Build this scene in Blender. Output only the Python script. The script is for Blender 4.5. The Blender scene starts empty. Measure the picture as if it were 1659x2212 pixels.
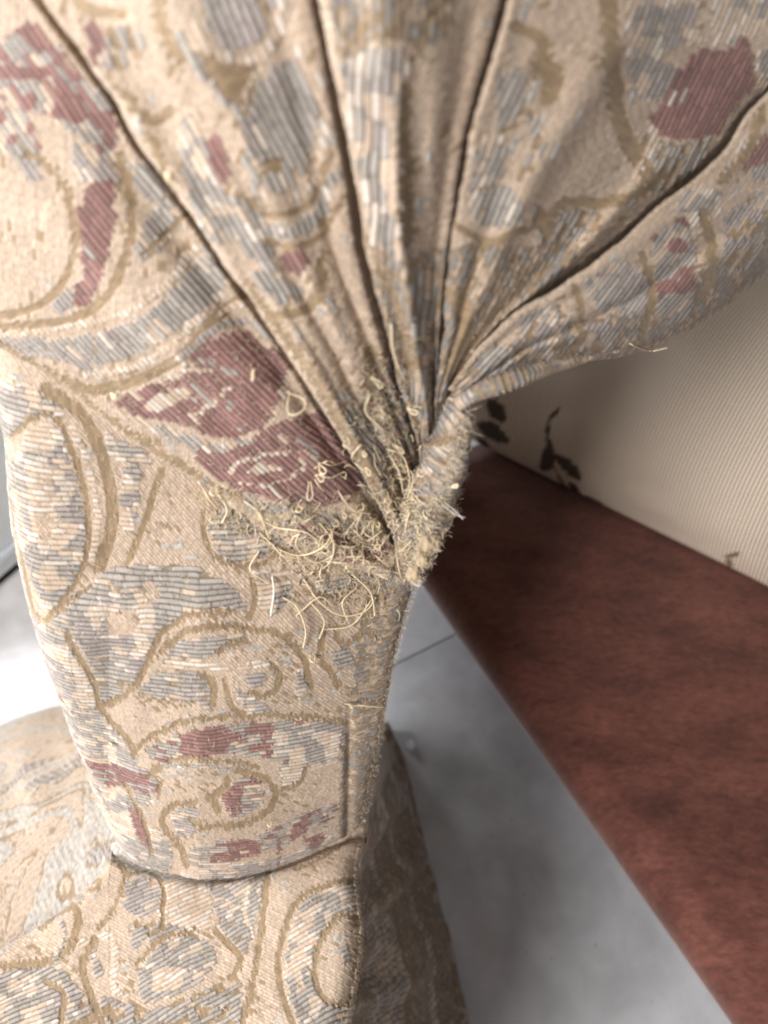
import bpy, math, random
import numpy as np

# ------------------------------------------------------------------ camera, world, lamps, exposure
SC = bpy.context.scene
COL = SC.collection
CAM_H = 0.60
S2 = math.sqrt(0.5)
FPX = 1627.0          # focal length in units of a 1659-wide picture
CX, CY = 829.5, 1106.0

cam_d = bpy.data.cameras.new("camera")
cam = bpy.data.objects.new("camera", cam_d)
COL.objects.link(cam)
cam.location = (0, 0, CAM_H)
cam.rotation_euler = (math.radians(45), 0, 0)
cam_d.sensor_fit = 'HORIZONTAL'
cam_d.sensor_width = 36.0
cam_d.lens = 36.0 * FPX / 1659.0
cam_d.clip_start = 0.005
cam_d.clip_end = 60
cam_d.dof.use_dof = True
cam_d.dof.focus_distance = 0.285
cam_d.dof.aperture_fstop = 12
SC.camera = cam

world = bpy.data.worlds.new("World")
SC.world = world
world.use_nodes = True
bg = world.node_tree.nodes["Background"]
bg.inputs[0].default_value = (0.95, 0.93, 0.92, 1)
bg.inputs[1].default_value = 0.22

def area(name, loc, target, sx, sy, power, col):
    from mathutils import Vector
    l = bpy.data.lights.new(name, 'AREA')
    l.shape = 'RECTANGLE'; l.size = sx; l.size_y = sy
    l.energy = power; l.color = col
    o = bpy.data.objects.new(name, l)
    COL.objects.link(o)
    o.location = loc
    o.rotation_euler = (Vector(target) - Vector(loc)).to_track_quat('-Z', 'Y').to_euler()
    return o
area("window_light", (-1.45, 0.25, 1.20), (-0.15, 0.15, 0.20), 0.8, 0.8, 48, (0.97, 0.98, 1.0))
area("room_light", (-0.95, -1.15, 1.34), (-0.05, 0.15, 0.30), 0.6, 0.6, 48, (1.0, 0.98, 0.975))
area("low_back_light", (-1.00, 1.45, 0.24), (0.03, 0.33, 0.02), 0.7, 0.26, 24, (0.86, 0.92, 1.0))  # added low back light, no source seen; brightens floor gap and bench edge

SC.cycles.pixel_filter_type = 'BLACKMAN_HARRIS'
SC.cycles.filter_width = 1.9
SC.view_settings.view_transform = 'Standard'
SC.view_settings.look = 'None'
SC.view_settings.exposure = 0.0
SC.view_settings.gamma = 1.0
SC.view_settings.use_curve_mapping = False

rng = np.random.default_rng(7)
random.seed(7)

# ------------------------------------------------------------------ small maths
def unproj(x, y, d):
    """picture position + distance along the lens axis -> place in the room"""
    u = (x - CX) / FPX; v = (y - CY) / FPX
    return np.stack([u * d, d * S2 * (1 - v), CAM_H - d * S2 * (1 + v)], -1)
def proj(P):
    d = (P[..., 1] + CAM_H - P[..., 2]) * S2
    up = (P[..., 1] - (CAM_H - P[..., 2])) * S2
    return CX + FPX * P[..., 0] / d, CY - FPX * up / d, d
def d_wall(y, F):      # distance to the upright plane Y = F
    return F / (S2 * (1 - (y - CY) / FPX))
def d_flat(y, h):      # distance to the level plane h below the lens
    return h / (S2 * (1 + (y - CY) / FPX))
def sm(a, b, x):
    t = np.clip((x - a) / (b - a), 0, 1)
    return t * t * (3 - 2 * t)
def lin(c):            # sRGB 0-255 -> linear
    c = np.array(c, float) / 255.0
    return np.where(c <= 0.04045, c / 12.92, ((c + 0.055) / 1.055) ** 2.4)
def polyline(pts, n):
    """n points along a smooth curve (Catmull-Rom), even in arc length"""
    p = np.array(pts, float)
    q = np.vstack([2 * p[0] - p[1], p, 2 * p[-1] - p[-2]])
    out = []
    for i in range(1, len(q) - 2):
        t = np.linspace(0, 1, 24, endpoint=False)[:, None]
        a, b, c, d = q[i - 1], q[i], q[i + 1], q[i + 2]
        out.append(0.5 * (2 * b + (c - a) * t + (2 * a - 5 * b + 4 * c - d) * t ** 2 + (3 * b - a - 3 * c + d) * t ** 3))
    out.append(p[-1:])
    o = np.vstack(out)
    s = np.r_[0, np.cumsum(np.linalg.norm(np.diff(o, axis=0), axis=1))]
    k = np.linspace(0, s[-1], n)
    return np.stack([np.interp(k, s, o[:, j]) for j in range(o.shape[1])], -1)
_lat = rng.random((256, 256))
def vnoise(x, y):
    xi = np.floor(x).astype(int); yi = np.floor(y).astype(int)
    fx = x - xi; fy = y - yi
    fx = fx * fx * (3 - 2 * fx); fy = fy * fy * (3 - 2 * fy)
    L = _lat
    a = L[xi & 255, yi & 255]; b = L[(xi + 1) & 255, yi & 255]
    c = L[xi & 255, (yi + 1) & 255]; d = L[(xi + 1) & 255, (yi + 1) & 255]
    return (a * (1 - fx) + b * fx) * (1 - fy) + (c * (1 - fx) + d * fx) * fy
def fbm(x, y, o=3):
    s = 0; a = 0.5; t = 0
    for k in range(o):
        s = s + a * vnoise(x * 2 ** k + 17.3 * k, y * 2 ** k + 9.1 * k); t += a; a *= 0.5
    return s / t
def hsh(a, b, k=0):
    a = np.asarray(a).astype(np.int64); b = np.asarray(b).astype(np.int64)
    h = (a * 374761393 + b * 668265263 + k * 1442695041) & 0xFFFFFFFF
    h = ((h ^ (h >> 13)) * 1274126177) & 0xFFFFFFFF
    return ((h ^ (h >> 16)) & 0xFFFF) / 65535.0

# ------------------------------------------------------------------ objects
def tag(o, label=None, cat=None, group=None, kind=None):
    if label: o["label"] = label
    if cat: o["category"] = cat
    if group: o["group"] = group
    if kind: o["kind"] = kind
    return o
def empty(name, loc=(0, 0, 0)):
    o = bpy.data.objects.new(name, None)
    COL.objects.link(o); o.location = loc; o.empty_display_size = 0.02
    return o
def link(name, me, mat, parent=None):
    o = bpy.data.objects.new(name, me)
    COL.objects.link(o)
    if mat: me.materials.append(mat)
    if parent:
        o.parent = parent
        o.matrix_parent_inverse = parent.matrix_basis.inverted()
    return o
def grid_mesh(name, P, colors=None, uv=None):
    n, m = P.shape[:2]
    me = bpy.data.meshes.new(name)
    idx = np.arange(n * m).reshape(n, m)
    q = np.stack([idx[:-1, :-1], idx[1:, :-1], idx[1:, 1:], idx[:-1, 1:]], -1).reshape(-1, 4)
    nf = len(q)
    me.vertices.add(n * m); me.vertices.foreach_set("co", P.reshape(-1).astype(np.float32))
    me.loops.add(nf * 4); me.loops.foreach_set("vertex_index", q.reshape(-1).astype(np.int32))
    me.polygons.add(nf)
    me.polygons.foreach_set("loop_start", np.arange(0, nf * 4, 4, dtype=np.int32))
    me.polygons.foreach_set("use_smooth", np.ones(nf, bool))
    me.update(calc_edges=True)
    if colors is not None:
        a = me.attributes.new("yarn", 'FLOAT_COLOR', 'POINT')
        c = np.ones((n * m, 4), np.float32); c[:, :3] = colors.reshape(-1, 3)
        a.data.foreach_set("color", c.reshape(-1))
    if uv is not None:
        l = me.uv_layers.new(name="uv")
        l.data.foreach_set("uv", uv.reshape(-1, 2)[q.reshape(-1)].reshape(-1).astype(np.float32))
    return me
def py_mesh(name, v, f, smooth=True):
    me = bpy.data.meshes.new(name)
    me.from_pydata([tuple(map(float, p)) for p in v], [], [tuple(map(int, t)) for t in f])
    if smooth: me.polygons.foreach_set("use_smooth", [True] * len(me.polygons))
    me.update()
    return me

# ------------------------------------------------------------------ materials
def nmat(name):
    m = bpy.data.materials.new(name); m.use_nodes = True
    nt = m.node_tree
    return m, nt, nt.nodes, nt.links, nt.nodes["Principled BSDF"]
def fabric_material():
    m, nt, N, L, b = nmat("tapestry_chenille")
    at = N.new("ShaderNodeAttribute"); at.attribute_name = "yarn"
    tc = N.new("ShaderNodeTexCoord")
    n1 = N.new("ShaderNodeTexNoise"); n1.inputs["Scale"].default_value = 2600; n1.inputs["Detail"].default_value = 3
    n2 = N.new("ShaderNodeTexNoise"); n2.inputs["Scale"].default_value = 38; n2.inputs["Detail"].default_value = 4
    L.new(tc.outputs["Object"], n1.inputs["Vector"]); L.new(tc.outputs["Object"], n2.inputs["Vector"])
    mr = N.new("ShaderNodeMapRange"); mr.inputs[1].default_value = 0.3; mr.inputs[2].default_value = 0.7
    mr.inputs[3].default_value = 0.80; mr.inputs[4].default_value = 1.16
    L.new(n1.outputs[0], mr.inputs[0])
    mr2 = N.new("ShaderNodeMapRange"); mr2.inputs[1].default_value = 0.3; mr2.inputs[2].default_value = 0.7
    mr2.inputs[3].default_value = 0.93; mr2.inputs[4].default_value = 1.05
    L.new(n2.outputs[0], mr2.inputs[0])
    mu = N.new("ShaderNodeMath"); mu.operation = 'MULTIPLY'
    L.new(mr.outputs[0], mu.inputs[0]); L.new(mr2.outputs[0], mu.inputs[1])
    vm = N.new("ShaderNodeVectorMath"); vm.operation = 'SCALE'
    L.new(at.outputs["Color"], vm.inputs[0]); L.new(mu.outputs[0], vm.inputs["Scale"])
    L.new(vm.outputs[0], b.inputs["Base Color"])
    bu = N.new("ShaderNodeBump"); bu.inputs["Strength"].default_value = 0.5; bu.inputs["Distance"].default_value = 0.0003
    L.new(n1.outputs[0], bu.inputs["Height"]); L.new(bu.outputs[0], b.inputs["Normal"])
    b.inputs["Roughness"].default_value = 0.72
    b.inputs["Specular IOR Level"].default_value = 0.25
    b.inputs["Sheen Weight"].default_value = 0.15
    b.inputs["Sheen Roughness"].default_value = 0.5
    return m
def plain(name, rgb, rough=0.7, spec=0.3, noise=None, sheen=0.0, bump=None):
    m, nt, N, L, b = nmat(name)
    c = lin(rgb)
    b.inputs["Base Color"].default_value = (*c, 1)
    b.inputs["Roughness"].default_value = rough
    b.inputs["Specular IOR Level"].default_value = spec
    b.inputs["Sheen Weight"].default_value = sheen
    if noise:
        tc = N.new("ShaderNodeTexCoord")
        n1 = N.new("ShaderNodeTexNoise"); n1.inputs["Scale"].default_value = noise[0]; n1.inputs["Detail"].default_value = 5
        L.new(tc.outputs["Object"], n1.inputs["Vector"])
        r = N.new("ShaderNodeValToRGB")
        r.color_ramp.elements[0].position = 0.3; r.color_ramp.elements[1].position = 0.7
        r.color_ramp.elements[0].color = (*(c * (1 - noise[1])), 1)
        r.color_ramp.elements[1].color = (*np.clip(c * (1 + noise[1]), 0, 1), 1)
        L.new(n1.outputs[0], r.inputs[0]); L.new(r.outputs[0], b.inputs["Base Color"])
        if bump:
            bu = N.new("ShaderNodeBump"); bu.inputs["Strength"].default_value = bump
            bu.inputs["Distance"].default_value = 0.001
            L.new(n1.outputs[0], bu.inputs["Height"]); L.new(bu.outputs[0], b.inputs["Normal"])
    return m
M_FAB = fabric_material()
M_THREAD = plain("pulled_thread", (230, 210, 174), 0.6, 0.3, (900, 0.15), 0.2)
M_WHITE_THREAD = plain("white_thread", (220, 212, 198), 0.6, 0.3, (900, 0.1), 0.2)
M_FUZZ = plain("lint_fibre", (222, 205, 180), 0.7, 0.2, (700, 0.2))

# ------------------------------------------------------------------ the woven pattern
# yarn kinds: 0 cream satin ground, 1 tan outline, 2 grey chenille, 3 burgundy chenille, 4 pale peach chenille,
#             5 grey and peach mixed, 6 burgundy and grey mixed, 7 tan and grey mixed
X0, Y0, X1, Y1, CELL = -700, -400, 2100, 2700, 2.0
NX, NY = int((X1 - X0) / CELL), int((Y1 - Y0) / CELL)
def canvas(seed, scale=150.0, default=None, line=.40):
    gx, gy = np.meshgrid(X0 + (np.arange(NX) + .5) * CELL, Y0 + (np.arange(NY) + .5) * CELL, indexing='ij')
    if default is not None:
        return np.full(gx.shape, default, np.int8)
    wx = fbm(gx / scale * .8 + seed * 3.1, gy / scale * .8 + seed, 2); wy = fbm(gx / scale * .8 + 40 + seed, gy / scale * .8 + 13, 2)
    n = fbm(gx / scale + 2.2 * wx + seed, gy / scale * 1.0 + 2.2 * wy, 2)
    k = n * 9
    fr = np.abs((k - np.floor(k)) - .5)
    t = np.zeros(gx.shape, np.int8)
    band = np.floor(k).astype(int) % 3
    t[band == 1] = 9
    t[(band == 2) & (wx > .55)] = 2
    t[fr > line] = 1
    return t
def ipt(x, y):
    return int((x - X0) / CELL), int((y - Y0) / CELL)
def fill(C, pts, k):
    p = polyline(list(pts) + [pts[0]], max(24, len(pts) * 8))[:-1]
    x0, y0 = ipt(p[:, 0].min() - 4, p[:, 1].min() - 4); x1, y1 = ipt(p[:, 0].max() + 4, p[:, 1].max() + 4)
    x0, y0 = max(x0, 0), max(y0, 0); x1, y1 = min(x1, NX - 1), min(y1, NY - 1)
    if x1 <= x0 or y1 <= y0: return
    gx, gy = np.meshgrid(X0 + (np.arange(x0, x1) + .5) * CELL, Y0 + (np.arange(y0, y1) + .5) * CELL, indexing='ij')
    ins = np.zeros(gx.shape, bool)
    for i in range(len(p)):
        ax, ay = p[i]; bx, by = p[(i + 1) % len(p)]
        if ay == by: continue
        c = ((ay > gy) != (by > gy)) & (gx < (bx - ax) * (gy - ay) / (by - ay) + ax)
        ins ^= c
    C[x0:x1, y0:y1][ins] = k
def stroke(C, pts, w, k=1):
    p = polyline(pts, max(8, len(pts) * 7))
    for i in range(len(p) - 1):
        a, b = p[i], p[i + 1]
        x0, y0 = ipt(min(a[0], b[0]) - w, min(a[1], b[1]) - w); x1, y1 = ipt(max(a[0], b[0]) + w, max(a[1], b[1]) + w)
        x0, y0 = max(x0, 0), max(y0, 0); x1, y1 = min(x1 + 1, NX - 1), min(y1 + 1, NY - 1)
        if x1 <= x0 or y1 <= y0: continue
        gx, gy = np.meshgrid(X0 + (np.arange(x0, x1) + .5) * CELL, Y0 + (np.arange(y0, y1) + .5) * CELL, indexing='ij')
        d = b - a; L2 = max((d * d).sum(), 1e-6)
        t = np.clip(((gx - a[0]) * d[0] + (gy - a[1]) * d[1]) / L2, 0, 1)
        dd = (gx - a[0] - t * d[0]) ** 2 + (gy - a[1] - t * d[1]) ** 2
        C[x0:x1, y0:y1][dd < (w * (1.08 if k == 1 else 1.0) / 2) ** 2] = k

CREAM = lin((188, 166, 144)); TAN = lin((141, 118, 87)); GREY = lin((164, 157, 148)); GAPG = lin((80, 72, 66))
BURG = lin((138, 98, 92)); GAPB = lin((72, 42, 42)); PEACH = lin((204, 183, 162)); WHITE = lin((214, 203, 190)); GAPP = lin((158, 134, 108))
LILAC = lin((165, 150, 150))
PITCH = 0.00172

def weave(cl, A, C, dirv, scale, pitch=PITCH, slub=2.3):
    """cl: cloth coordinates in metres (along the cords, across them); A: pattern position of every vertex;
    dirv: pattern-space direction of the cords; scale: pattern units per metre. Returns colour and relief."""
    q = cl[..., 1] / pitch + 0.55 * (vnoise(cl[..., 0] * 130, cl[..., 1] * 130) - .5) + 1.6 * (vnoise(cl[..., 0] * 28, cl[..., 1] * 28) - .5)
    row = np.floor(q); fq = q - row
    Ls = pitch * slub
    pp = cl[..., 0] / Ls + hsh(row, row * 0, 3) * 7.0 + 1.3 * (vnoise(cl[..., 0] / Ls * .45 + row * 3.7, row * 1.0) - .5)
    cell = np.floor(pp); fp = pp - cell
    da = (0.5 - fp) * Ls; dq = (0.5 - fq) * pitch
    da = da * .3; dq = dq * .8
    sx = A[..., 0] + scale * (da * dirv[..., 0] - dq * dirv[..., 1]); sy = A[..., 1] + scale * (da * dirv[..., 1] + dq * dirv[..., 0])
    jit = hsh(row, cell, 21) - .5; sx = sx + jit * 6; sy = sy + (hsh(row, cell, 22) - .5) * 5
    ix = np.clip(((sx - X0) / CELL).astype(int), 0, NX - 1); iy = np.clip(((sy - Y0) / CELL).astype(int), 0, NY - 1)
    T = C[ix, iy].copy()
    # outlines are finer than the slubs: look them up with a finer jag
    fringe = (hsh(np.floor(cl[..., 0] / .00075), np.floor(cl[..., 1] / .004), 9) - .5) * .0017 * scale
    jx = A[..., 0] - fringe * dirv[..., 1]; jy = A[..., 1] + fringe * dirv[..., 0]
    T2 = C[np.clip(((jx - X0) / CELL).astype(int), 0, NX - 1), np.clip(((jy - Y0) / CELL).astype(int), 0, NY - 1)]
    T = np.where((T2 == 1), 1, np.where(T == 1, np.where(T2 == 1, 1, T2), T))
    T = np.where((T2 == 0) & (T == 1), 0, T)
    r1 = hsh(row, cell, 1); r2 = hsh(row, cell, 2); r4 = hsh(row, cell, 4)
    patch = vnoise(A[..., 0] / 34, A[..., 1] / 30)
    r5 = hsh(row, cell, 25); worn = sm(.50, .72, fbm(A[..., 0] / 55 + 31, A[..., 1] / 55 + 8, 2))
    T = np.where((T == 2) & (r5 < .03 + .13 * worn), 4, T)
    T = np.where((T == 2) & (r5 > .97 - .14 * worn), 8, T)
    T = np.where((T == 3) & (r5 < .02 + .08 * worn), 6, T)
    T = np.where((T == 3) & (r5 > .975), 4, T)
    T = np.where((T == 0) & (T2 == 0) & (r5 < .01 + .08 * worn), 9, T)
    is5 = T == 5; is6 = T == 6; is7 = T == 7
    T = np.where(is5, np.where(r2 < .18 + .75 * sm(.52, .68, patch), 4, 2), T)
    T = np.where(is6, np.where(r2 < .12 + .85 * sm(.38, .62, patch), 3, np.where(r4 < .2, 4, 2)), T)
    T = np.where(is7, np.where(r2 < .25 + .6 * sm(.4, .6, patch), 2, np.where(r4 < .6, 1, 0)), T)
    across = np.sqrt(np.clip(1 - (2 * fq - 1) ** 2, 0, 1))
    ends = np.sqrt(np.clip(1 - (np.abs(2 * fp - 1)) ** 7, 0, 1))
    h = across * (0.60 + 0.40 * ends)
    col = np.empty(A.shape[:2] + (3,)); hgt = np.zeros(A.shape[:2])
    m = sm(.42, .92, h)[..., None]
    br = (0.80 + 0.40 * r1 - .10 * np.abs(fp - .5))[..., None]
    gapmix = (0.5 + 0.5 * vnoise(A[..., 0] / 22, A[..., 1] / 22))[..., None]
    lil = sm(.55, .75, vnoise(A[..., 0] / 60 + 9, A[..., 1] / 60))[..., None]
    g2 = GREY * (1 - lil) + (GREY * .6 + LILAC * .4) * lil
    GAP2 = GAPG * gapmix + GREY * .42 * (1 - gapmix)
    col_g = GAP2 * (1 - m) + g2 * br * m
    bb = (0.72 + 0.62 * r1)[..., None]
    col_b = GAPB * (1 - m) + (BURG * bb) * m
    wh = (r4 > .55)[..., None]
    col_p = GAPP * (1 - m) + np.where(wh, WHITE, PEACH) * (0.86 + .24 * r1)[..., None] * m
    # satin ground: short fine twill dashes
    a2 = cl[..., 0] * .62 + cl[..., 1] * .78; b2 = -cl[..., 0] * .78 + cl[..., 1] * .62
    qq = b2 / .00105; rr = np.floor(qq); ff = qq - rr
    p2 = a2 / .0026 + hsh(rr, rr * 0, 5) * 5; cc = np.floor(p2)
    tw = np.sqrt(np.clip(1 - (2 * ff - 1) ** 2, 0, 1)) * np.sqrt(np.clip(1 - np.abs(2 * (p2 - cc) - 1) ** 4, 0, 1))
    rc = hsh(rr, cc, 6)
    bead = sm(.45, .75, fbm(A[..., 0] / 70 + 2, A[..., 1] / 60 + 7, 2))
    col_c = CREAM * (0.66 + .40 * tw + (.18 + .34 * bead) * (rc - .5))[..., None]
    col_c = np.where(((rc < .16 * bead))[..., None], TAN * (.8 + .3 * tw)[..., None], col_c)
    fine = hsh(np.floor(cl[..., 0] / .00075), np.floor(cl[..., 1] / .0026), 8)
    col_t = TAN * (0.76 + .44 * fine)[..., None]
    col[:] = col_c
    sp1 = hsh(np.floor(cl[..., 0] / .0011 + .5 * hsh(row, row, 12)), np.floor(cl[..., 1] / .0009), 13); sp2 = hsh(np.floor(cl[..., 0] / .0026), np.floor(cl[..., 1] / .0012), 14)
    mixn = vnoise(A[..., 0] / 13, A[..., 1] / 19) * .55 + sp2 * .45
    w1 = sm(.34, .50, mixn)[..., None]; w2 = sm(.58, .68, mixn)[..., None]
    col_8 = ((GREY * .62) * (1 - w1) + (TAN * .95) * w1) * (1 - w2) + (CREAM * .86) * w2
    col_8 = col_8 * (.70 + .5 * sp1)[..., None] * (0.72 + .32 * across)[..., None]
    col_9 = (lin((184, 177, 167)) * (1 - .35 * w2) + CREAM * .35 * w2) * (.62 + .52 * sp1)[..., None] * (.84 + .18 * across)[..., None]
    col = np.where((T == 8)[..., None], col_8, col); col = np.where((T == 9)[..., None], col_9, col)
    col = np.where((T == 1)[..., None], col_t, col)
    col = np.where((T == 2)[..., None], col_g, col)
    col = np.where((T == 3)[..., None], col_b, col)
    col = np.where((T == 4)[..., None], col_p, col)
    slubs = (T >= 2) & (T <= 4)
    hgt = np.where(slubs, h * (.00042 + .00022 * r4), np.where(T == 1, .00002 + .00012 * fine, np.where(T >= 8, .00040 * across * (.6 + .6 * sp1), .00008 + .00022 * tw * (.5 + rc))))
    # grime and fading with a shape of their own
    dirt = fbm(A[..., 0] / 120 + 5, A[..., 1] / 120 + 3, 3)
    col = col * (0.93 + .14 * dirt)[..., None]
    col = col * .86 + lin((167, 149, 134)) * .14       # years of handling dull every yarn alike
    return np.clip(col, 0, .93), hgt

ZB = np.full((NX, NY), 9.0)
def patch(name, P0, A, cl, C, dirv, parent, scale, pitch=PITCH, slub=2.3, relief=1.0, zb=True, amp_col=None):
    gi = np.gradient(P0, axis=0); gj = np.gradient(P0, axis=1)
    nrm = np.cross(gi, gj); ln = np.linalg.norm(nrm, axis=-1, keepdims=True)
    nrm = nrm / np.maximum(ln, 1e-12)
    mid = nrm[nrm.shape[0] // 2, nrm.shape[1] // 2]; pm = P0[P0.shape[0] // 2, P0.shape[1] // 2]
    if np.dot(mid, np.array([0, 0, CAM_H]) - pm) < 0: nrm = -nrm
    col, h = weave(cl, A, C, dirv, scale, pitch, slub)
    if amp_col is not None: col = col * amp_col[..., None]
    P = P0 + nrm * (h * relief)[..., None]
    if zb:
        x, y, d = proj(P)
        ix = ((x - X0) / CELL).astype(int); iy = ((y - Y0) / CELL).astype(int)
        ok = (ix >= 0) & (iy >= 0) & (ix < NX - 1) & (iy < NY - 1)
        for ox in (0, 1):
            for oy in (0, 1):
                np.minimum.at(ZB, (ix[ok] + ox, iy[ok] + oy), d[ok])
    return link(name, grid_mesh(name, P, col), M_FAB, parent)
def surf(x, y, lift=0.0):
    d = ZB[min(max(int((x - X0) / CELL), 0), NX - 1), min(max(int((y - Y0) / CELL), 0), NY - 1)]
    if d > 5: d = 0.25
    return unproj(np.array(float(x)), np.array(float(y)), np.array(d - lift))

# ------------------------------------------------------------------ setting: floor
def floor_material():
    m, nt, N, L, b = nmat("grey_marble_tile")
    tc = N.new("ShaderNodeTexCoord")
    n1 = N.new("ShaderNodeTexNoise"); n1.inputs["Scale"].default_value = 9; n1.inputs["Detail"].default_value = 5; n1.inputs["Distortion"].default_value = 1.2
    n2 = N.new("ShaderNodeTexNoise"); n2.inputs["Scale"].default_value = 60; n2.inputs["Detail"].default_value = 4
    L.new(tc.outputs["Object"], n1.inputs["Vector"]); L.new(tc.outputs["Object"], n2.inputs["Vector"])
    r = N.new("ShaderNodeValToRGB")
    e = r.color_ramp.elements
    e[0].position = .32; e[0].color = (*lin((190, 190, 192)), 1)
    e[1].position = .62; e[1].color = (*lin((216, 217, 220)), 1)
    x = e.new(.47); x.color = (*lin((205, 205, 207)), 1)
    L.new(n1.outputs[0], r.inputs[0])
    mr = N.new("ShaderNodeMapRange"); mr.inputs[3].default_value = .9; mr.inputs[4].default_value = 1.08
    L.new(n2.outputs[0], mr.inputs[0])
    vm = N.new("ShaderNodeVectorMath"); vm.operation = 'SCALE'
    L.new(r.outputs[0], vm.inputs[0]); L.new(mr.outputs[0], vm.inputs["Scale"]); L.new(vm.outputs[0], b.inputs["Base Color"])
    n4 = N.new("ShaderNodeTexNoise"); n4.inputs["Scale"].default_value = 22; n4.inputs["Detail"].default_value = 7; n4.inputs["Roughness"].default_value = .65; n4.inputs["Distortion"].default_value = .6
    L.new(tc.outputs["Object"], n4.inputs["Vector"])
    vo = N.new("ShaderNodeTexVoronoi"); vo.inputs["Scale"].default_value = 55; L.new(tc.outputs["Object"], vo.inputs["Vector"])
    sp = N.new("ShaderNodeMapRange"); sp.inputs[1].default_value = .03; sp.inputs[2].default_value = .06; sp.inputs[3].default_value = .55; sp.inputs[4].default_value = 1.0
    L.new(vo.outputs["Distance"], sp.inputs[0])
    st = N.new("ShaderNodeMapRange"); st.inputs[1].default_value = .38; st.inputs[2].default_value = .62; st.inputs[3].default_value = .91; st.inputs[4].default_value = 1.05
    L.new(n4.outputs[0], st.inputs[0])
    mm = N.new("ShaderNodeMath"); mm.operation = 'MULTIPLY'; L.new(sp.outputs[0], mm.inputs[0]); L.new(st.outputs[0], mm.inputs[1])
    vm2 = N.new("ShaderNodeVectorMath"); vm2.operation = 'SCALE'
    L.new(vm.outputs[0], vm2.inputs[0]); L.new(mm.outputs[0], vm2.inputs["Scale"]); L.new(vm2.outputs[0], b.inputs["Base Color"])
    mr3 = N.new("ShaderNodeMapRange"); mr3.inputs[3].default_value = .22; mr3.inputs[4].default_value = .5
    L.new(n1.outputs[0], mr3.inputs[0]); L.new(mr3.outputs[0], b.inputs["Roughness"])
    return m
M_FLOOR = floor_material()
M_GROUT = plain("grout", (150, 148, 146), 0.9, 0.1, (200, .15))
ANG = math.radians(30)
ca, sa = math.cos(ANG), math.sin(ANG)
v = [(-4, -4, -.004), (4, -4, -.004), (4, 4, -.004), (-4, 4, -.004)]
floor = tag(link("floor", py_mesh("floor", v, [(0, 1, 2, 3)], False), M_GROUT), kind="structure")
TS, G = 0.80, 0.0015
ox, oy = 0.040, 0.415    # a point on the joint seen in the picture
def box_mesh(name, x0, x1, y0, y1, z0, z1, bev=0.0):
    import bmesh
    bm = bmesh.new()
    bmesh.ops.create_cube(bm, size=1)
    for w in bm.verts:
        w.co.x = x0 + (w.co.x + .5) * (x1 - x0); w.co.y = y0 + (w.co.y + .5) * (y1 - y0); w.co.z = z0 + (w.co.z + .5) * (z1 - z0)
    if bev: bmesh.ops.bevel(bm, geom=list(bm.edges), offset=bev, segments=2, affect='EDGES', profile=.5)
    me = bpy.data.meshes.new(name); bm.to_mesh(me); bm.free()
    return me
tile_me = box_mesh("tile", G / 2, TS - G / 2, G / 2, TS - G / 2, -.0035, 0.0, .0008)
tile_me.materials.append(M_FLOOR)
for i in range(-2, 3):
    for j in range(-3, 2):
        o = bpy.data.objects.new("tile", tile_me); COL.objects.link(o); o.parent = floor
        lx = i * TS - .55; ly = j * TS
        o.location = (ox + ca * lx - sa * ly, oy + sa * lx + ca * ly, 0)
        o.rotation_euler = (0, 0, ANG)

# ------------------------------------------------------------------ bench and striped cushion behind
def bench_material():
    m, nt, N, L, b = nmat("brown_suede")
    tc = N.new("ShaderNodeTexCoord")
    mp = N.new("ShaderNodeMapping"); mp.inputs["Scale"].default_value = (1, 2.2, 1); mp.inputs["Rotation"].default_value = (0, 0, .5)
    L.new(tc.outputs["Object"], mp.inputs["Vector"])
    n1 = N.new("ShaderNodeTexNoise"); n1.inputs["Scale"].default_value = 13; n1.inputs["Detail"].default_value = 9; n1.inputs["Roughness"].default_value = .68
    n2 = N.new("ShaderNodeTexNoise"); n2.inputs["Scale"].default_value = 150; n2.inputs["Detail"].default_value = 6; n2.inputs["Roughness"].default_value = .7
    L.new(mp.outputs[0], n1.inputs["Vector"]); L.new(mp.outputs[0], n2.inputs["Vector"])
    r = N.new("ShaderNodeValToRGB"); e = r.color_ramp.elements
    e[0].position = .30; e[0].color = (*lin((74, 43, 37)), 1)
    e[1].position = .70; e[1].color = (*lin((124, 77, 65)), 1)
    L.new(n1.outputs[0], r.inputs[0])
    mr = N.new("ShaderNodeMapRange"); mr.inputs[1].default_value = .25; mr.inputs[2].default_value = .75; mr.inputs[3].default_value = .50; mr.inputs[4].default_value = 1.36
    L.new(n2.outputs[0], mr.inputs[0])
    vm = N.new("ShaderNodeVectorMath"); vm.operation = 'SCALE'
    L.new(r.outputs[0], vm.inputs[0]); L.new(mr.outputs[0], vm.inputs["Scale"]); L.new(vm.outputs[0], b.inputs["Base Color"])
    bu = N.new("ShaderNodeBump"); bu.inputs["Strength"].default_value = .35; bu.inputs["Distance"].default_value = .0006
    L.new(n2.outputs[0], bu.inputs["Height"]); L.new(bu.outputs[0], b.inputs["Normal"])
    b.inputs["Roughness"].default_value = .75; b.inputs["Specular IOR Level"].default_value = .15
    b.inputs["Sheen Weight"].default_value = .5; b.inputs["Sheen Roughness"].default_value = .45; b.inputs["Sheen Tint"].default_value = (.95, .78, .72, 1)
    return m
M_BENCH = bench_material()
BT = 0.13
e1 = unproj(np.array(905.), np.array(1236.), d_flat(np.array(1236.), CAM_H - BT + .019))
e2 = unproj(np.array(1600.), np.array(2212.), d_flat(np.array(2212.), CAM_H - BT + .019))
ed = (e2 - e1); ed[2] = 0; ed /= np.linalg.norm(ed)
en = np.array([-ed[1], ed[0], 0.0])            # away from the arm
if en[0] < 0: en = -en
bench = empty("bench", (float(e1[0]), float(e1[1]), 0))
tag(bench, "brown suede covered bench with a rounded edge beside the armchair", "bench")
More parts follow.
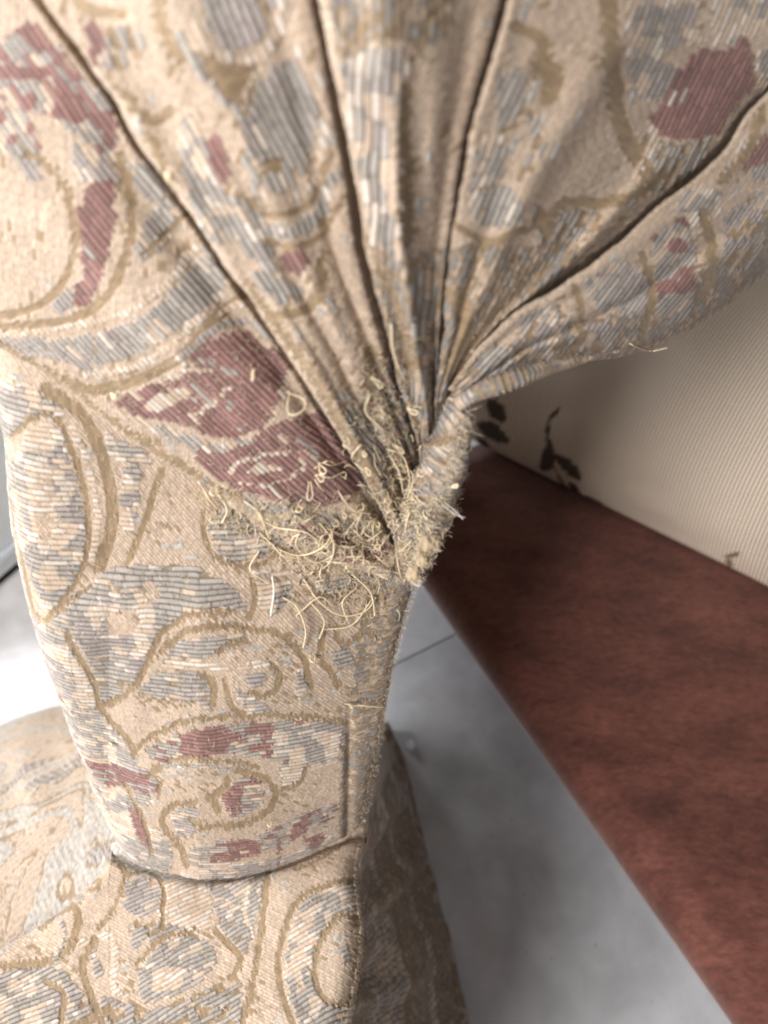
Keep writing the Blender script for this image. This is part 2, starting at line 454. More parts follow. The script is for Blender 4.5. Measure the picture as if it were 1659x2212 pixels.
th, rb = 0.046, 0.021
prof = []                                       # across the bench: (offset from edge, height)
for k in range(9):
    a = math.pi / 2 * k / 8; prof.append((rb * (1 - math.cos(a)) if False else rb - rb * math.sin(math.pi / 2 - a) , BT - rb + rb * math.sin(a)))
prof = [(rb * (1 - math.cos(t)), BT - rb + rb * math.sin(t)) for t in np.linspace(-0.0, math.pi / 2, 9)]
low = [(rb * (1 - math.cos(t)), BT - th + rb - rb * math.sin(t)) for t in np.linspace(math.pi / 2, 0, 9)]
pr = low + prof
W = 0.62
pr = pr + [(W * k / 12, BT + 0.0025 * math.sin(math.pi * k / 12)) for k in range(1, 12)] + [(W - p[0], p[1]) for p in reversed(prof)] + [(W - p[0], p[1]) for p in reversed(low)]
L0b, L1b, NB = -0.10, 0.80, 40
vs = []; fs = []
for i in range(NB + 1):
    s = L0b + (L1b - L0b) * i / NB
    for (a, z) in pr:
        p = e1 + ed * s + en * a
        vs.append((p[0], p[1], z))
m_ = len(pr)
for i in range(NB):
    for j in range(m_):
        fs.append((i * m_ + j, i * m_ + (j + 1) % m_, (i + 1) * m_ + (j + 1) % m_, (i + 1) * m_ + j))
fs.append(tuple(range(m_ - 1, -1, -1))); fs.append(tuple(NB * m_ + j for j in range(m_)))
link("seat", py_mesh("bench_seat", vs, fs), M_BENCH, bench)
M_LEG = plain("dark_wood", (58, 36, 28), .5, .4, (40, .25))
for (s, a) in ((-.02, .13), (.70, .13), (-.02, .50), (.70, .50)):
    p = e1 + ed * s + en * a
    import bmesh
    bm = bmesh.new(); bmesh.ops.create_cone(bm, cap_ends=True, segments=16, radius1=.016, radius2=.022, depth=BT - th + .002)
    me = bpy.data.meshes.new("leg"); bm.to_mesh(me); bm.free()
    o = link("leg", me, M_LEG); o.parent = bench
    o.location = (p[0] - e1[0], p[1] - e1[1], (BT - th) / 2)

# cushion
CC = canvas(1, default=0)
R4 = lambda pts: [(829.5 + a / 2, 553 + b / 2) for a, b in pts]
stroke(CC, R4([(755, 660), (715, 710), (705, 770), (715, 830)]), 8, 1)
fill(CC, R4([(690, 840), (725, 800), (740, 900), (700, 930), (670, 910)]), 1)
fill(CC, R4([(735, 850), (800, 880), (845, 930), (850, 970), (800, 950), (750, 900)]), 1)
stroke(CC, R4([(740, 920), (780, 1000), (830, 1040), (900, 1060)]), 5, 2)
fill(CC, R4([(800, 970), (850, 1015), (840, 1035), (800, 1005)]), 2)
fill(CC, R4([(870, 1035), (930, 1060), (945, 1095), (890, 1070)]), 2)
fill(CC, R4([(440, 620), (490, 620), (530, 680), (510, 720), (460, 690)]), 1)
fill(CC, R4([(400, 715), (480, 720), (545, 800), (500, 805), (420, 765)]), 1)
fill(CC, R4([(395, 770), (440, 800), (460, 845), (410, 825)]), 1)
fill(CC, [(1567, 1201), (1590, 1191), (1598, 1201), (1580, 1206), (1585, 1221), (1572, 1226)], 3)
b1 = unproj(np.array(1040.), np.array(962.), d_flat(np.array(962.), CAM_H - BT - .004))
b2 = unproj(np.array(1659.), np.array(1268.), d_flat(np.array(1268.), CAM_H - BT - .004))
cd = b2 - b1; cd[2] = 0; cd /= np.linalg.norm(cd)
cn = np.array([-cd[1], cd[0], 0.]); cn = cn if cn[0] > 0 else -cn
NS, NP = 330, 190
ss = np.linspace(-.14, .60, NS); tt = np.linspace(0, 1, NP)
cp = polyline([(.04, .0002), (.003, .0006), (-.003, .006), (-.006, .035), (.000, .07), (.02, .105), (.06, .14), (.12, .165), (.20, .172), (.28, .160), (.35, .12), (.37, .06), (.35, .01), (.30, .0005)], NP)
endf = 1 - np.clip((np.abs(ss - .23) - .28) / .09, 0, 1) ** 2.5 * .8
P = np.zeros((NS, NP, 3))
midp = .18
for i in range(NS):
    f = endf[i]
    off = midp + (cp[:, 0] - midp) * (0.75 + .25 * f); z = BT + .0045 + cp[:, 1] * f
    P[i] = b1 + cd * ss[i] + cn * off[:, None]; P[i] += cn * (.004 * (fbm(ss[i] * 22 + 3 + 0 * cp[:, 0], cp[:, 1] * 30, 3) - .5) * np.clip(cp[:, 1] / .02, 0, 1))[:, None]; P[i, :, 2] = z + .0015 * np.sin(ss[i] * 60 + cp[:, 1] * 40) * np.clip(cp[:, 1] / .03, 0, 1)
x, y, d = proj(P)
T = CC[np.clip(((x - X0) / CELL).astype(int), 0, NX - 1), np.clip(((y - Y0) / CELL).astype(int), 0, NY - 1)]
T = np.where(np.arange(NP)[None, :] < 110, T, 0)
pc = np.ones((NS, NP, 3))
pc[T == 1] = lin((96, 84, 76)) / lin((242, 227, 208)); pc[T == 2] = lin((98, 66, 54)) / lin((242, 227, 208)); pc[T == 3] = lin((140, 124, 90)) / lin((242, 227, 208))
arc = np.r_[0, np.cumsum(np.linalg.norm(np.diff(cp, axis=0), axis=1))]
uv = np.stack(np.broadcast_arrays(ss[:, None] + .012 * np.sin(arc[None, :] * 9), arc[None, :]), -1)
def stripe_material():
    m, nt, N, L, b = nmat("striped_ticking")
    uvn = N.new("ShaderNodeUVMap"); uvn.uv_map = "uv"
    sp = N.new("ShaderNodeSeparateXYZ"); L.new(uvn.outputs[0], sp.inputs[0])
    mu = N.new("ShaderNodeMath"); mu.operation = 'MULTIPLY'; mu.inputs[1].default_value = 2 * math.pi / .0029
    L.new(sp.outputs[0], mu.inputs[0])
    sn = N.new("ShaderNodeMath"); sn.operation = 'SINE'; L.new(mu.outputs[0], sn.inputs[0])
    r = N.new("ShaderNodeValToRGB"); e = r.color_ramp.elements
    mr = N.new("ShaderNodeMapRange"); mr.inputs[1].default_value = -1; mr.inputs[2].default_value = 1
    L.new(sn.outputs[0], mr.inputs[0]); L.new(mr.outputs[0], r.inputs[0])
    e[0].position = .25; e[0].color = (*lin((126, 101, 83)), 1)
    e[1].position = .55; e[1].color = (*lin((242, 227, 208)), 1)
    at = N.new("ShaderNodeAttribute"); at.attribute_name = "yarn"
    mx = N.new("ShaderNodeVectorMath"); mx.operation = 'MULTIPLY'
    L.new(r.outputs[0], mx.inputs[0]); L.new(at.outputs["Color"], mx.inputs[1])
    L.new(mx.outputs[0], b.inputs["Base Color"])
    bu = N.new("ShaderNodeBump"); bu.inputs["Strength"].default_value = .6; bu.inputs["Distance"].default_value = .0004
    L.new(sn.outputs[0], bu.inputs["Height"]); L.new(bu.outputs[0], b.inputs["Normal"])
    b.inputs["Roughness"].default_value = .85; b.inputs["Specular IOR Level"].default_value = .15
    return m
cush = link("cushion", grid_mesh("cushion", P, pc, uv), stripe_material())
tag(cush, "cream cushion with thin brown stripes and dark leaf sprigs on the brown bench", "cushion")

# grey cabinet corner at the far left
M_STEEL = plain("grey_enamel", (206, 216, 226), .35, .5, (30, .05))
M_DARK = plain("black_rubber", (30, 32, 36), .8, .2, (60, .2))
cab = empty("cabinet", (-.47, .50, 0))
tag(cab, "pale blue grey metal cabinet at the left edge standing on the bright floor", "cabinet")
kang = math.radians(62)
for nm, args, mt in (("body", (-.30, .072, -.09, .26, .007, .40, .006), M_STEEL), ("base_strip", (-.29, .070, -.088, .25, .0005, .0066, .001), M_DARK), ("trim", (.0723, .0765, -.085, .25, .028, .036, .001), M_STEEL)):
    o = link(nm, box_mesh(nm, *args), mt); o.parent = cab
cab.rotation_euler = (0, 0, math.radians(-28))
# paint chip on the floor
cpos = unproj(np.array(887.), np.array(1612.), d_flat(np.array(1612.), CAM_H))
vs = []
for k in range(9):
    a = 2 * math.pi * k / 9; r = .0052 * (0.65 + .6 * random.random())
    vs.append((r * math.cos(a), r * 1.2 * math.sin(a), .0002)); 
vs2 = [(p[0] * .8, p[1] * .8, .0016 + .0008 * random.random()) for p in vs]
fsx = [(k, (k + 1) % 9, 9 + (k + 1) % 9, 9 + k) for k in range(9)] + [tuple(range(9, 18)), tuple(range(8, -1, -1))]
chip = link("paint_chip", py_mesh("paint_chip", vs + vs2, fsx, False), plain("white_paint", (238, 240, 242), .6, .3, (400, .05)))
chip.location = tuple(map(float, cpos + np.array([0, 0, .0002])))
tag(chip, "tiny white flake of paint lying on the grey floor tile", "paint chip")

# ------------------------------------------------------------------ the armchair
chair = empty("armchair", (-.06, .15, 0))
tag(chair, "worn tapestry armchair arm with pleated top and frayed pulled threads", "armchair")

# fold lines of the pleats, in pattern units
LN0 = [(-260, 590), (0, 745), (100, 805), (200, 885), (330, 985), (430, 1048), (560, 1138), (700, 1208), (835, 1250)]
LN1 = [(-60, -200), (90, 0), (230, 190), (300, 310), (400, 440), (500, 590), (560, 670), (640, 790), (700, 890), (760, 990), (815, 1085), (862, 1180)]
LN2 = [(655, -200), (690, 0), (715, 110), (740, 250), (765, 380), (790, 540), (830, 690), (866, 830), (905, 960), (915, 1060)]
LN3 = [(1145, -200), (1100, 0), (1060, 150), (1020, 300), (998, 440), (976, 560), (963, 660), (950, 780), (938, 880)]
LN4 = [(1960, -30), (1659, 205), (1560, 328), (1440, 432), (1330, 530), (1200, 622), (1100, 690), (1020, 770), (972, 842)]
LN5 = [(1960, 390), (1659, 592), (1560, 668), (1450, 735), (1350, 768), (1200, 790), (1100, 832), (1020, 872)]

def F_fan(x, y):
    u = (x - 830) / 830
    g = np.exp(-(((x - 900) / 170) ** 2 + ((y - 1000) / 230) ** 2))
    return .163 + .020 * np.clip(-u, 0, 2) ** 2 + .060 * np.clip(u, 0, 2) ** 1.5 + .011 * g + .02 * np.clip((150 - y) / 400, 0, 1) ** 2

def pleat(Lleft, Lright, C, ang, du=3.3, r0=11, topoff=-.005, lowoff=.0018, under=60, seed=0, slubL=2.6, tuckpow=1.5, rollend=False, puff=.002):
    nl = polyline(Lleft, 400); nr = polyline(Lright, 400)
    ln = max(np.linalg.norm(np.diff(nl, axis=0), axis=1).sum(), np.linalg.norm(np.diff(nr, axis=0), axis=1).sum())
    n = int(ln / du)
    a = polyline(Lleft, n); b = polyline(Lright, n)
    wmax = np.linalg.norm(b - a, axis=1).max()
    m = int((wmax + under + 60) / du)
    t = np.linspace(0, 1, n)[:, None]
    wid = np.linalg.norm(b - a, axis=1)[:, None]
    dirc = (b - a) / wid
    r = r0 * (1 - .55 * sm(.35, 1, t)) * np.minimum(1, wid / 120) + 2.0
    und = np.minimum(under, wid * .35 + 6)
    amin = -math.pi * r / 2 - np.minimum(30, wid * .2)
    amax = wid + und
    k = np.linspace(0, 1, m)[None, :]
    arc = amin + (amax - amin) * k
    th_ = np.clip(arc / r, -math.pi / 2, math.pi / 2)
    c = np.where(arc > math.pi / 2 * r, arc - math.pi / 2 * r + r, np.where(arc < -math.pi / 2 * r, r + (-math.pi / 2 * r - arc), r * (1 - np.cos(th_))))
    hroll = r * (1 - np.sin(th_))
    s = np.clip(c / wid, 0, 1.4)
    taper = 1 - .55 * sm(.45, 1, t)
    off = (topoff + (lowoff - topoff) * np.clip(s, 0, 1.3) ** tuckpow) * taper + .0060 * sm(1 - 26 / np.maximum(wid, 40), 1.0, s) * taper
    off = off - puff * np.sin(np.pi * np.clip(s, 0, 1)) * taper
    # long soft creases that run down the pleat to the gather
    cre = vnoise(s * 5.5 + seed * 11 + .4 * vnoise(t * 4, s * 2), t * 2.2 + seed * 5) - .5
    off = off + .0042 * cre * sm(0, .08, s) * (1 - sm(.9, 1.1, s)) * np.minimum(1, wid / 200)
    rs = np.random.default_rng(seed * 7 + 3)
    for _ in range(3):
        s0 = rs.uniform(.12, .9); w0 = rs.uniform(.045, .11); am = rs.uniform(.0014, .0030) * rs.choice([-1, 1, 1]) * (.55 if seed == 1 else 1)
        st = rs.uniform(-.1, .45); s0t = s0 + .10 * (vnoise(t * 3 + s0 * 9, t * 0) - .5)
        off = off + am * np.exp(-((s - s0t) / w0) ** 2) * sm(st, st + .35, t) * np.minimum(1, wid / 160) * (s < 1.0)
    tear = vnoise(t * 26 + seed, s * 0 + seed) - .5
    c = c + (6 * tear + 10 * (vnoise(t * 7 + seed * 3, s * 0) - .5)) * (1 - sm(.05, .25, s)) * np.minimum(1, wid / 100)
    if rollend: c = np.where(c > wid, wid - (c - wid) * .6, c)
    px = a[:, :1] + dirc[:, :1] * c; py = a[:, 1:] + dirc[:, 1:] * c
    F = F_fan(px, py) + off
    if rollend:      # the lower edge rolls away and back under
        q = np.clip((s - .62) / .38, 0, 1.6)
        F = F + .055 * (1 - np.sqrt(np.clip(1 - np.clip(q, 0, 1) ** 2, 0, 1))) * .55 + .05 * np.clip(s - 1, 0, .4)
    d = d_wall(py, F)
    d = d + hroll / FPX * d
    P0 = unproj(px, py, d)
    if rollend: F = F; d = d + np.clip(arc - wid, 0, 99) / FPX * .16
    P0 = unproj(px, py, d)
    ac = np.maximum(arc, -40)
    A = np.stack([a[:, :1] + dirc[:, :1] * ac, a[:, 1:] + dirc[:, 1:] * ac], -1)
    # cloth coordinates on the upright plane, from the pattern position
    dA = d_wall(A[..., 1], F_fan(A[..., 0], A[..., 1]))
    PA = unproj(A[..., 0], A[..., 1], dA)
    co, si = math.cos(math.radians(ang)), math.sin(math.radians(ang))
    X, Z = PA[..., 0], -PA[..., 2]
    wob = .0012 * (vnoise(X * 40 + seed, Z * 40) - .5) * 2
    cl = np.stack([X * co + Z * si, -X * si + Z * co + wob], -1)
    dv = np.zeros(A.shape); dv[..., 0] = co; dv[..., 1] = si
    return patch("pleat", P0, A, cl, C, dv, chair, FPX / dA, slub=slubL)

# ---- pattern of pleat A (far left)
CA = canvas(2, 170, default=0)
for pts, k in [
    ([(-80, 60), (0, 75), (65, 40), (125, 90), (165, 150), (240, 210), (260, 280), (250, 340), (190, 300), (100, 240), (30, 220), (-80, 165)], 6),
    ([(-80, 220), (40, 230), (90, 300), (60, 330), (-80, 300)], 6),
    ([(20, 300), (65, 295), (90, 360), (75, 390), (30, 330)], 2),
    ([(150, 300), (230, 330), (255, 380), (235, 400), (170, 370)], 5),
    ([(190, 390), (240, 380), (250, 450), (235, 550), (200, 640), (150, 662), (120, 660), (165, 615), (180, 540), (170, 460)], 3),
    ([(110, 650), (150, 615), (165, 640), (140, 672)], 2),
    ([(300, 480), (350, 440), (395, 470), (350, 530), (300, 565)], 5),
    ([(270, 300), (320, 350), (380, 430), (340, 440), (280, 380)], 7),
    ([(20, 712), (50, 718), (200, 718), (325, 663), (400, 593), (435, 545), (498, 583), (480, 618), (415, 683), (350, 728), (250, 773), (175, 793), (115, 763), (-60, 735)], 2),
]: fill(CA, pts, k)
for pts, w, k in [
    ([(140, 400), (162, 450), (166, 520), (142, 600), (90, 650), (0, 672), (-80, 672)], 17, 1),
    ([(262, 330), (282, 420), (285, 500), (268, 570), (228, 640), (160, 682), (60, 695), (-80, 690)], 20, 1),
    ([(60, 330), (110, 350), (150, 400)], 14, 1), ([(-60, 705), (0, 712), (150, 700), (290, 662), (370, 598), (428, 525)], 15, 4),
    ([(190, 800), (300, 785), (380, 735), (450, 660), (505, 598)], 13, 4),
    ([(-100, 740), (0, 760), (110, 800), (200, 832), (300, 815), (400, 760), (460, 690), (535, 628)], 22, 1),
    ([(320, 540), (360, 500), (410, 450)], 12, 1),
]: stroke(CA, pts, w, k)
fill(CA, [(255, 863), (300, 833), (375, 813), (425, 738), (475, 718), (525, 712), (575, 735), (625, 790), (610, 843), (582, 900), (540, 930), (475, 943), (425, 923), (350, 903), (290, 888)], 3)
stroke(CA, [(390, 768), (450, 716), (500, 690), (550, 690), (598, 733)], 15, 2)
stroke(CA, [(480, 668), (530, 650), (580, 690)], 16, 4)
stroke(CA, [(400, 775), (440, 770), (480, 790), (510, 800)], 9, 2)
stroke(CA, [(300, 836), (350, 815), (430, 792), (470, 800), (497, 825), (480, 850), (430, 890)], 7, 4)
fill(CA, [(310, 872), (345, 845), (400, 832), (418, 848), (380, 865), (335, 882)], 4)
stroke(CA, [(622, 800), (612, 850), (588, 905), (545, 945), (480, 958), (400, 950), (335, 925), (260, 880)], 10, 4)
stroke(CA, [(610, 905), (570, 935), (520, 950)], 9, 2)
fill(CA, [(330, 905), (400, 930), (470, 955), (500, 968), (430, 968), (370, 945)], 2)
fill(CA, [(575, 918), (625, 898), (690, 888), (735, 940), (765, 1000), (785, 1040), (745, 1082), (675, 1086), (575, 1070), (500, 1050), (435, 1005), (425, 968), (500, 970)], 3)
stroke(CA, [(498, 1012), (540, 985), (600, 974), (650, 968), (672, 985), (640, 1022), (570, 1042), (508, 1034), (498, 1012)], 6, 4)
fill(CA, [(530, 1012), (570, 996), (608, 1004), (570, 1020)], 4)
stroke(CA, [(648, 948), (672, 962), (690, 1000)], 10, 2)
fill(CA, [(500, 1062), (600, 1085), (700, 1106), (800, 1128), (810, 1150), (680, 1132), (560, 1096)], 2)
fill(CA, [(640, 1122), (720, 1140), (800, 1148), (840, 1190), (800, 1215), (730, 1200), (670, 1165)], 3)
stroke(CA, [(430, 1035), (520, 1075), (620, 1130), (720, 1180)], 12, 7)
stroke(CA, [(0, 735), (100, 790), (200, 868), (330, 965), (430, 1030)], 16, 1)
# ---- pleat B
CB = canvas(3, 170, default=0)
for pts, k in [
    ([(190, 65), (215, 48), (235, 90), (230, 140), (220, 175), (200, 140)], 3),
    ([(230, 60), (300, 60), (320, 110), (260, 150), (238, 120)], 7),
    ([(430, 110), (540, 130), (565, 180), (530, 245), (470, 180)], 1),
    ([(425, -80), (590, -80), (592, 60), (540, 105), (480, 90), (448, 40)], 2),
    ([(630, 120), (680, 180), (695, 240), (688, 300), (668, 360), (625, 412), (578, 398), (600, 350), (550, 335), (542, 250), (572, 175)], 2),
    ([(575, 350), (600, 340), (620, 355), (612, 372), (585, 372)], 1),
    ([(400, 250), (440, 236), (455, 300), (505, 430), (520, 500), (470, 520), (425, 450), (398, 340)], 5),
    ([(465, 280), (485, 300), (502, 370), (482, 392), (458, 340)], 3),
    ([(500, 420), (560, 450), (600, 540), (570, 570), (520, 520)], 5),
    ([(590, 555), (612, 600), (660, 622), (652, 650), (600, 645), (556, 595)], 2),
    ([(608, 545), (640, 536), (672, 545), (664, 585), (625, 592)], 3),
    ([(745, 880), (800, 862), (835, 960), (828, 1060), (790, 1010), (760, 930)], 2),
    ([(830, 955), (920, 980), (940, 1110), (845, 1160)], 8), ([(790, 790), (860, 770), (920, 900), (880, 980), (810, 900)], 8),
]: fill(CB, pts, k)
for pts, w, k in [
    ([(395, 70), (465, 185), (525, 250), (540, 330), (572, 445)], 18, 2), ([(610, -60), (612, 60), (560, 128), (480, 118), (430, 60)], 18, 4),
    ([(640, 90), (700, 180), (712, 260), (700, 340), (672, 405), (620, 430), (566, 420)], 11, 4),
    ([(535, 330), (528, 250), (560, 165), (615, 110)], 10, 4), ([(725, 330), (700, 410), (655, 452), (600, 462), (550, 430)], 15, 1),
    ([(728, 380), (690, 465), (635, 502), (590, 492)], 24, 2), ([(745, 430), (705, 505), (650, 530), (580, 520)], 14, 1),
    ([(705, 545), (695, 640), (640, 676), (580, 668), (540, 610)], 19, 1), ([(330, 290), (370, 380), (400, 470), (470, 570)], 18, 1),
    ([(260, 190), (330, 260), (380, 240)], 22, 1), ([(350, -40), (360, 60), (400, 130)], 26, 1), ([(150, -60), (200, 20), (270, 30)], 26, 1),
    ([(600, 690), (680, 800), (740, 910), (800, 1010), (840, 1100)], 22, 1), ([(810, 760), (800, 860), (840, 900)], 30, 1),
]: stroke(CB, pts, w, k)
# ---- pleat C
CCn = canvas(4, 170, default=0)
for pts, k in [
    ([(700, -150), (1010, -150), (970, 60), (930, 95), (830, 90), (745, 120)], 8),
    ([(745, 130), (830, 105), (885, 115), (895, 150), (845, 210), (850, 330), (860, 500), (870, 640), (830, 640), (795, 480), (765, 330)], 5),
    ([(835, 120), (890, 130), (880, 180), (840, 200)], 2),
    ([(790, 500), (870, 550), (980, 540), (975, 650), (980, 900), (890, 1000), (850, 760), (805, 640)], 8),
    ([(890, 600), (940, 590), (930, 700), (900, 720)], 2), ([(870, 800), (920, 740), (920, 860), (905, 900), (880, 880)], 7),
]: fill(CCn, pts, k)
for pts, w, k in [([(888, 190), (884, 300), (886, 420), (882, 520)], 24, 1), ([(905, 130), (930, 60), (960, -20)], 16, 1), ([(868, 240), (866, 500)], 6, 4), ([(845, 600), (870, 700), (890, 820)], 12, 1), ([(920, 560), (925, 640)], 14, 4)]: stroke(CCn, pts, w, k)
# ---- pleat D
CD = canvas(5, 170, default=0)
for pts, k in [
    ([(1080, 150), (1140, 158), (1132, 225), (1095, 285), (1078, 215)], 2), ([(1178, 122), (1222, 150), (1212, 215), (1172, 225)], 1),
    ([(1360, -60), (1505, -60), (1500, 75), (1430, 125), (1472, 165), (1405, 225), (1358, 125)], 5),
    ([(1520, -40), (1660, -40), (1650, 60), (1560, 90)], 5),
    ([(1400, 262), (1430, 225), (1475, 155), (1510, 110), (1580, 105), (1615, 82), (1632, 130), (1637, 190), (1600, 225), (1555, 282), (1480, 302), (1420, 292)], 3),
    ([(1400, 300), (1500, 310), (1560, 290), (1500, 380), (1420, 420), (1385, 360)], 7), ([(1640, 100), (1700, 120), (1680, 190), (1645, 200)], 5),
    ([(1020, 415), (1110, 408), (1132, 482), (1040, 480)], 2), ([(1140, 440), (1200, 460), (1280, 455), (1300, 500), (1180, 520)], 7),
    ([(940, 540), (1060, 525), (1130, 530), (1240, 520), (1220, 600), (1100, 700), (1000, 800), (940, 860)], 8),
    ([(1060, 300), (1100, 290), (1090, 380), (1030, 400)], 5),
]: fill(CD, pts, k)
for pts, w, k in [
    ([(1318, -60), (1330, 125), (1340, 225), (1360, 300), (1405, 370)], 34, 1), ([(1190, 470), (1240, 436), (1320, 440), (1400, 410), (1440, 380)], 22, 1),
    ([(1120, 60), (1180, 90), (1160, 160)], 24, 1), ([(1150, 240), (1170, 320), (1130, 380)], 22, 7), ([(1000, 490), (1060, 520), (1120, 505), (1180, 480)], 16, 1),
    ([(1000, 640), (1010, 720), (985, 810)], 40, 1), ([(1380, 380), (1420, 300), (1410, 270)], 12, 4), ([(1480, 60), (1530, 90), (1600, 70)], 18, 4),
]: stroke(CD, pts, w, k)
# ---- pleat E (the roll on the right)
CE = canvas(6, 170, default=0)
stroke(CE, [(1960, 340), (1659, 540), (1560, 620), (1450, 690), (1350, 730), (1200, 765), (1080, 800), (1000, 850)], 90, 8)
for pts, k in [
    ([(1255, 607), (1355, 575), (1398, 630), (1382, 690), (1310, 680), (1280, 648)], 2), ([(1408, 520), (1485, 480), (1500, 630), (1482, 700), (1440, 700), (1418, 655)], 6),
    ([(1600, 330), (1680, 300), (1700, 400), (1620, 390)], 6), ([(1450, 440), (1520, 400), (1560, 450), (1500, 500)], 5), ([(1560, 480), (1640, 440), (1640, 560), (1570, 600)], 7),
    ([(1120, 700), (1200, 660), (1230, 720), (1150, 760)], 7), ([(1020, 790), (1090, 740), (1110, 800), (1040, 840)], 7), ([(1240, 700), (1330, 700), (1320, 760), (1240, 770)], 7),
]: fill(CE, pts, k)
for pts, w, k in [([(1180, 660), (1200, 720), (1190, 780)], 18, 4), ([(1240, 620), (1260, 690), (1250, 760)], 14, 1), ([(1390, 560), (1410, 640), (1390, 740)], 16, 1), ([(1520, 470), (1540, 560), (1520, 650)], 22, 1), ([(1650, 250), (1620, 330), (1560, 400)], 20, 1)]: stroke(CE, pts, w, k)

pleat(LN0, LN1, CA, 54, seed=1, under=70, r0=10, topoff=-.004)
pleat(LN1, LN2, CB, 66, seed=2, r0=12)
pleat(LN2, LN3, CCn, 92, seed=3, r0=11, slubL=3.2)
pleat(LN3, LN4, CD, 117, seed=4, r0=11, topoff=-.005)
pleat(LN4, LN5, CE, 128, seed=5, r0=16, topoff=-.009, lowoff=0.0, under=90, rollend=True, puff=.003)

# ---- front panel of the arm (the upright column)
CF = canvas(7, 150, default=0)
for pts, k in [
    ([(-120, 840), (60, 830), (160, 880), (110, 905), (60, 895), (10, 960), (-120, 1000)], 5),
    ([(10, 1040), (25, 1000), (60, 935), (115, 915), (140, 955), (165, 1030), (180, 1090), (190, 1150), (175, 1220), (150, 1270), (105, 1325), (70, 1260), (30, 1180), (8, 1110)], 5),
    ([(55, 1010), (95, 985), (120, 1060), (120, 1160), (95, 1200), (65, 1120)], 4),
    ([(80, 1120), (110, 1110), (112, 1160), (90, 1165)], 0),
    ([(-90, 1040), (-5, 1030), (15, 1180), (50, 1270), (75, 1340), (40, 1350), (-90, 1180)], 5),
    ([(262, 1015), (302, 1003), (302, 1085), (262, 1093)], 5), ([(262, 1110), (292, 1100), (290, 1142), (266, 1145)], 5),
    ([(230, 930), (330, 990), (300, 1000), (240, 985)], 5), ([(380, 1060), (440, 1090), (430, 1130), (390, 1110)], 0),
    ([(448, 1136), (478, 1109), (550, 1119), (640, 1150), (600, 1180), (575, 1198), (540, 1216), (480, 1208)], 5),
    ([(110, 1347), (140, 1290), (190, 1265), (240, 1230), (310, 1220), (400, 1218), (455, 1238), (505, 1275), (535, 1312), (455, 1315), (400, 1330), (360, 1365), (330, 1415), (295, 1468), (222, 1522), (200, 1450), (175, 1400), (140, 1370)], 2),
    ([(220, 1290), (290, 1270), (330, 1310), (325, 1380), (290, 1440), (240, 1400), (190, 1330)], 5),
    ([(300, 1268), (325, 1258), (350, 1280), (330, 1300)], 0), ([(232, 1332), (290, 1312), (302, 1350), (270, 1372), (235, 1362)], 0),
    ([(20, 1352), (140, 1362), (178, 1430), (210, 1500), (215, 1525), (60, 1525), (-40, 1440)], 5), ([(150, 1400), (200, 1490), (170, 1500)], 4),
    ([(345, 1428), (390, 1386), (450, 1374), (522, 1368), (528, 1388), (475, 1403), (440, 1418)], 2),
    ([(288, 1498), (340, 1456), (410, 1449), (442, 1466), (457, 1501), (450, 1526), (410, 1513), (350, 1508)], 2),
    ([(528, 1458), (572, 1450), (568, 1478), (540, 1482)], 2), ([(643, 1446), (667, 1480), (642, 1508)], 5), ([(500, 1478), (530, 1530), (560, 1548), (600, 1540), (560, 1515)], 5),
    ([(615, 1380), (650, 1395), (660, 1430), (625, 1420)], 5), ([(540, 1420), (640, 1400), (640, 1440), (600, 1430)], 0),
    ([(718, 1406), (752, 1394), (762, 1428), (725, 1443)], 2), ([(680, 1250), (770, 1238), (792, 1260), (690, 1282)], 5), ([(555, 1256), (628, 1258), (602, 1318), (560, 1310)], 5),
    ([(60, 1480), (110, 1500), (160, 1560), (130, 1570)], 6),
    ([(40, 1525), (215, 1535), (275, 1608), (290, 1652), (100, 1660), (40, 1580)], 5),
    ([(308, 1620), (400, 1581), (500, 1566), (600, 1556), (700, 1558), (742, 1572), (730, 1625), (650, 1652), (500, 1628), (350, 1642)], 6),
    ([(600, 1565), (720, 1570), (730, 1640), (660, 1660), (590, 1620)], 5),
    ([(180, 1650), (300, 1655), (345, 1689), (322, 1716), (270, 1700), (215, 1692)], 6),
    ([(120, 1695), (330, 1722), (300, 1760), (372, 1830), (340, 1900), (200, 1880), (120, 1780)], 5), ([(270, 1720), (300, 1740), (330, 1830), (300, 1810)], 6),
    ([(368, 1752), (422, 1743), (417, 1797), (385, 1802)], 2), ([(478, 1709), (530, 1677), (568, 1699), (556, 1746), (500, 1762)], 6),
    ([(600, 1650), (650, 1645), (655, 1690), (612, 1700)], 5),
    ([(420, 1826), (550, 1804), (650, 1759), (722, 1737), (718, 1765), (600, 1830), (475, 1865), (400, 1860)], 6), ([(400, 1850), (500, 1862), (620, 1845), (700, 1800), (720, 1840), (560, 1920), (400, 1920)], 5),
    ([(650, 1809), (702, 1800), (680, 1836)], 3), ([(745, 1570), (960, 1540), (960, 1860), (745, 1860)], 8), ([(800, 1200), (990, 1190), (990, 1570), (770, 1570)], 8),
]: fill(CF, pts, k)
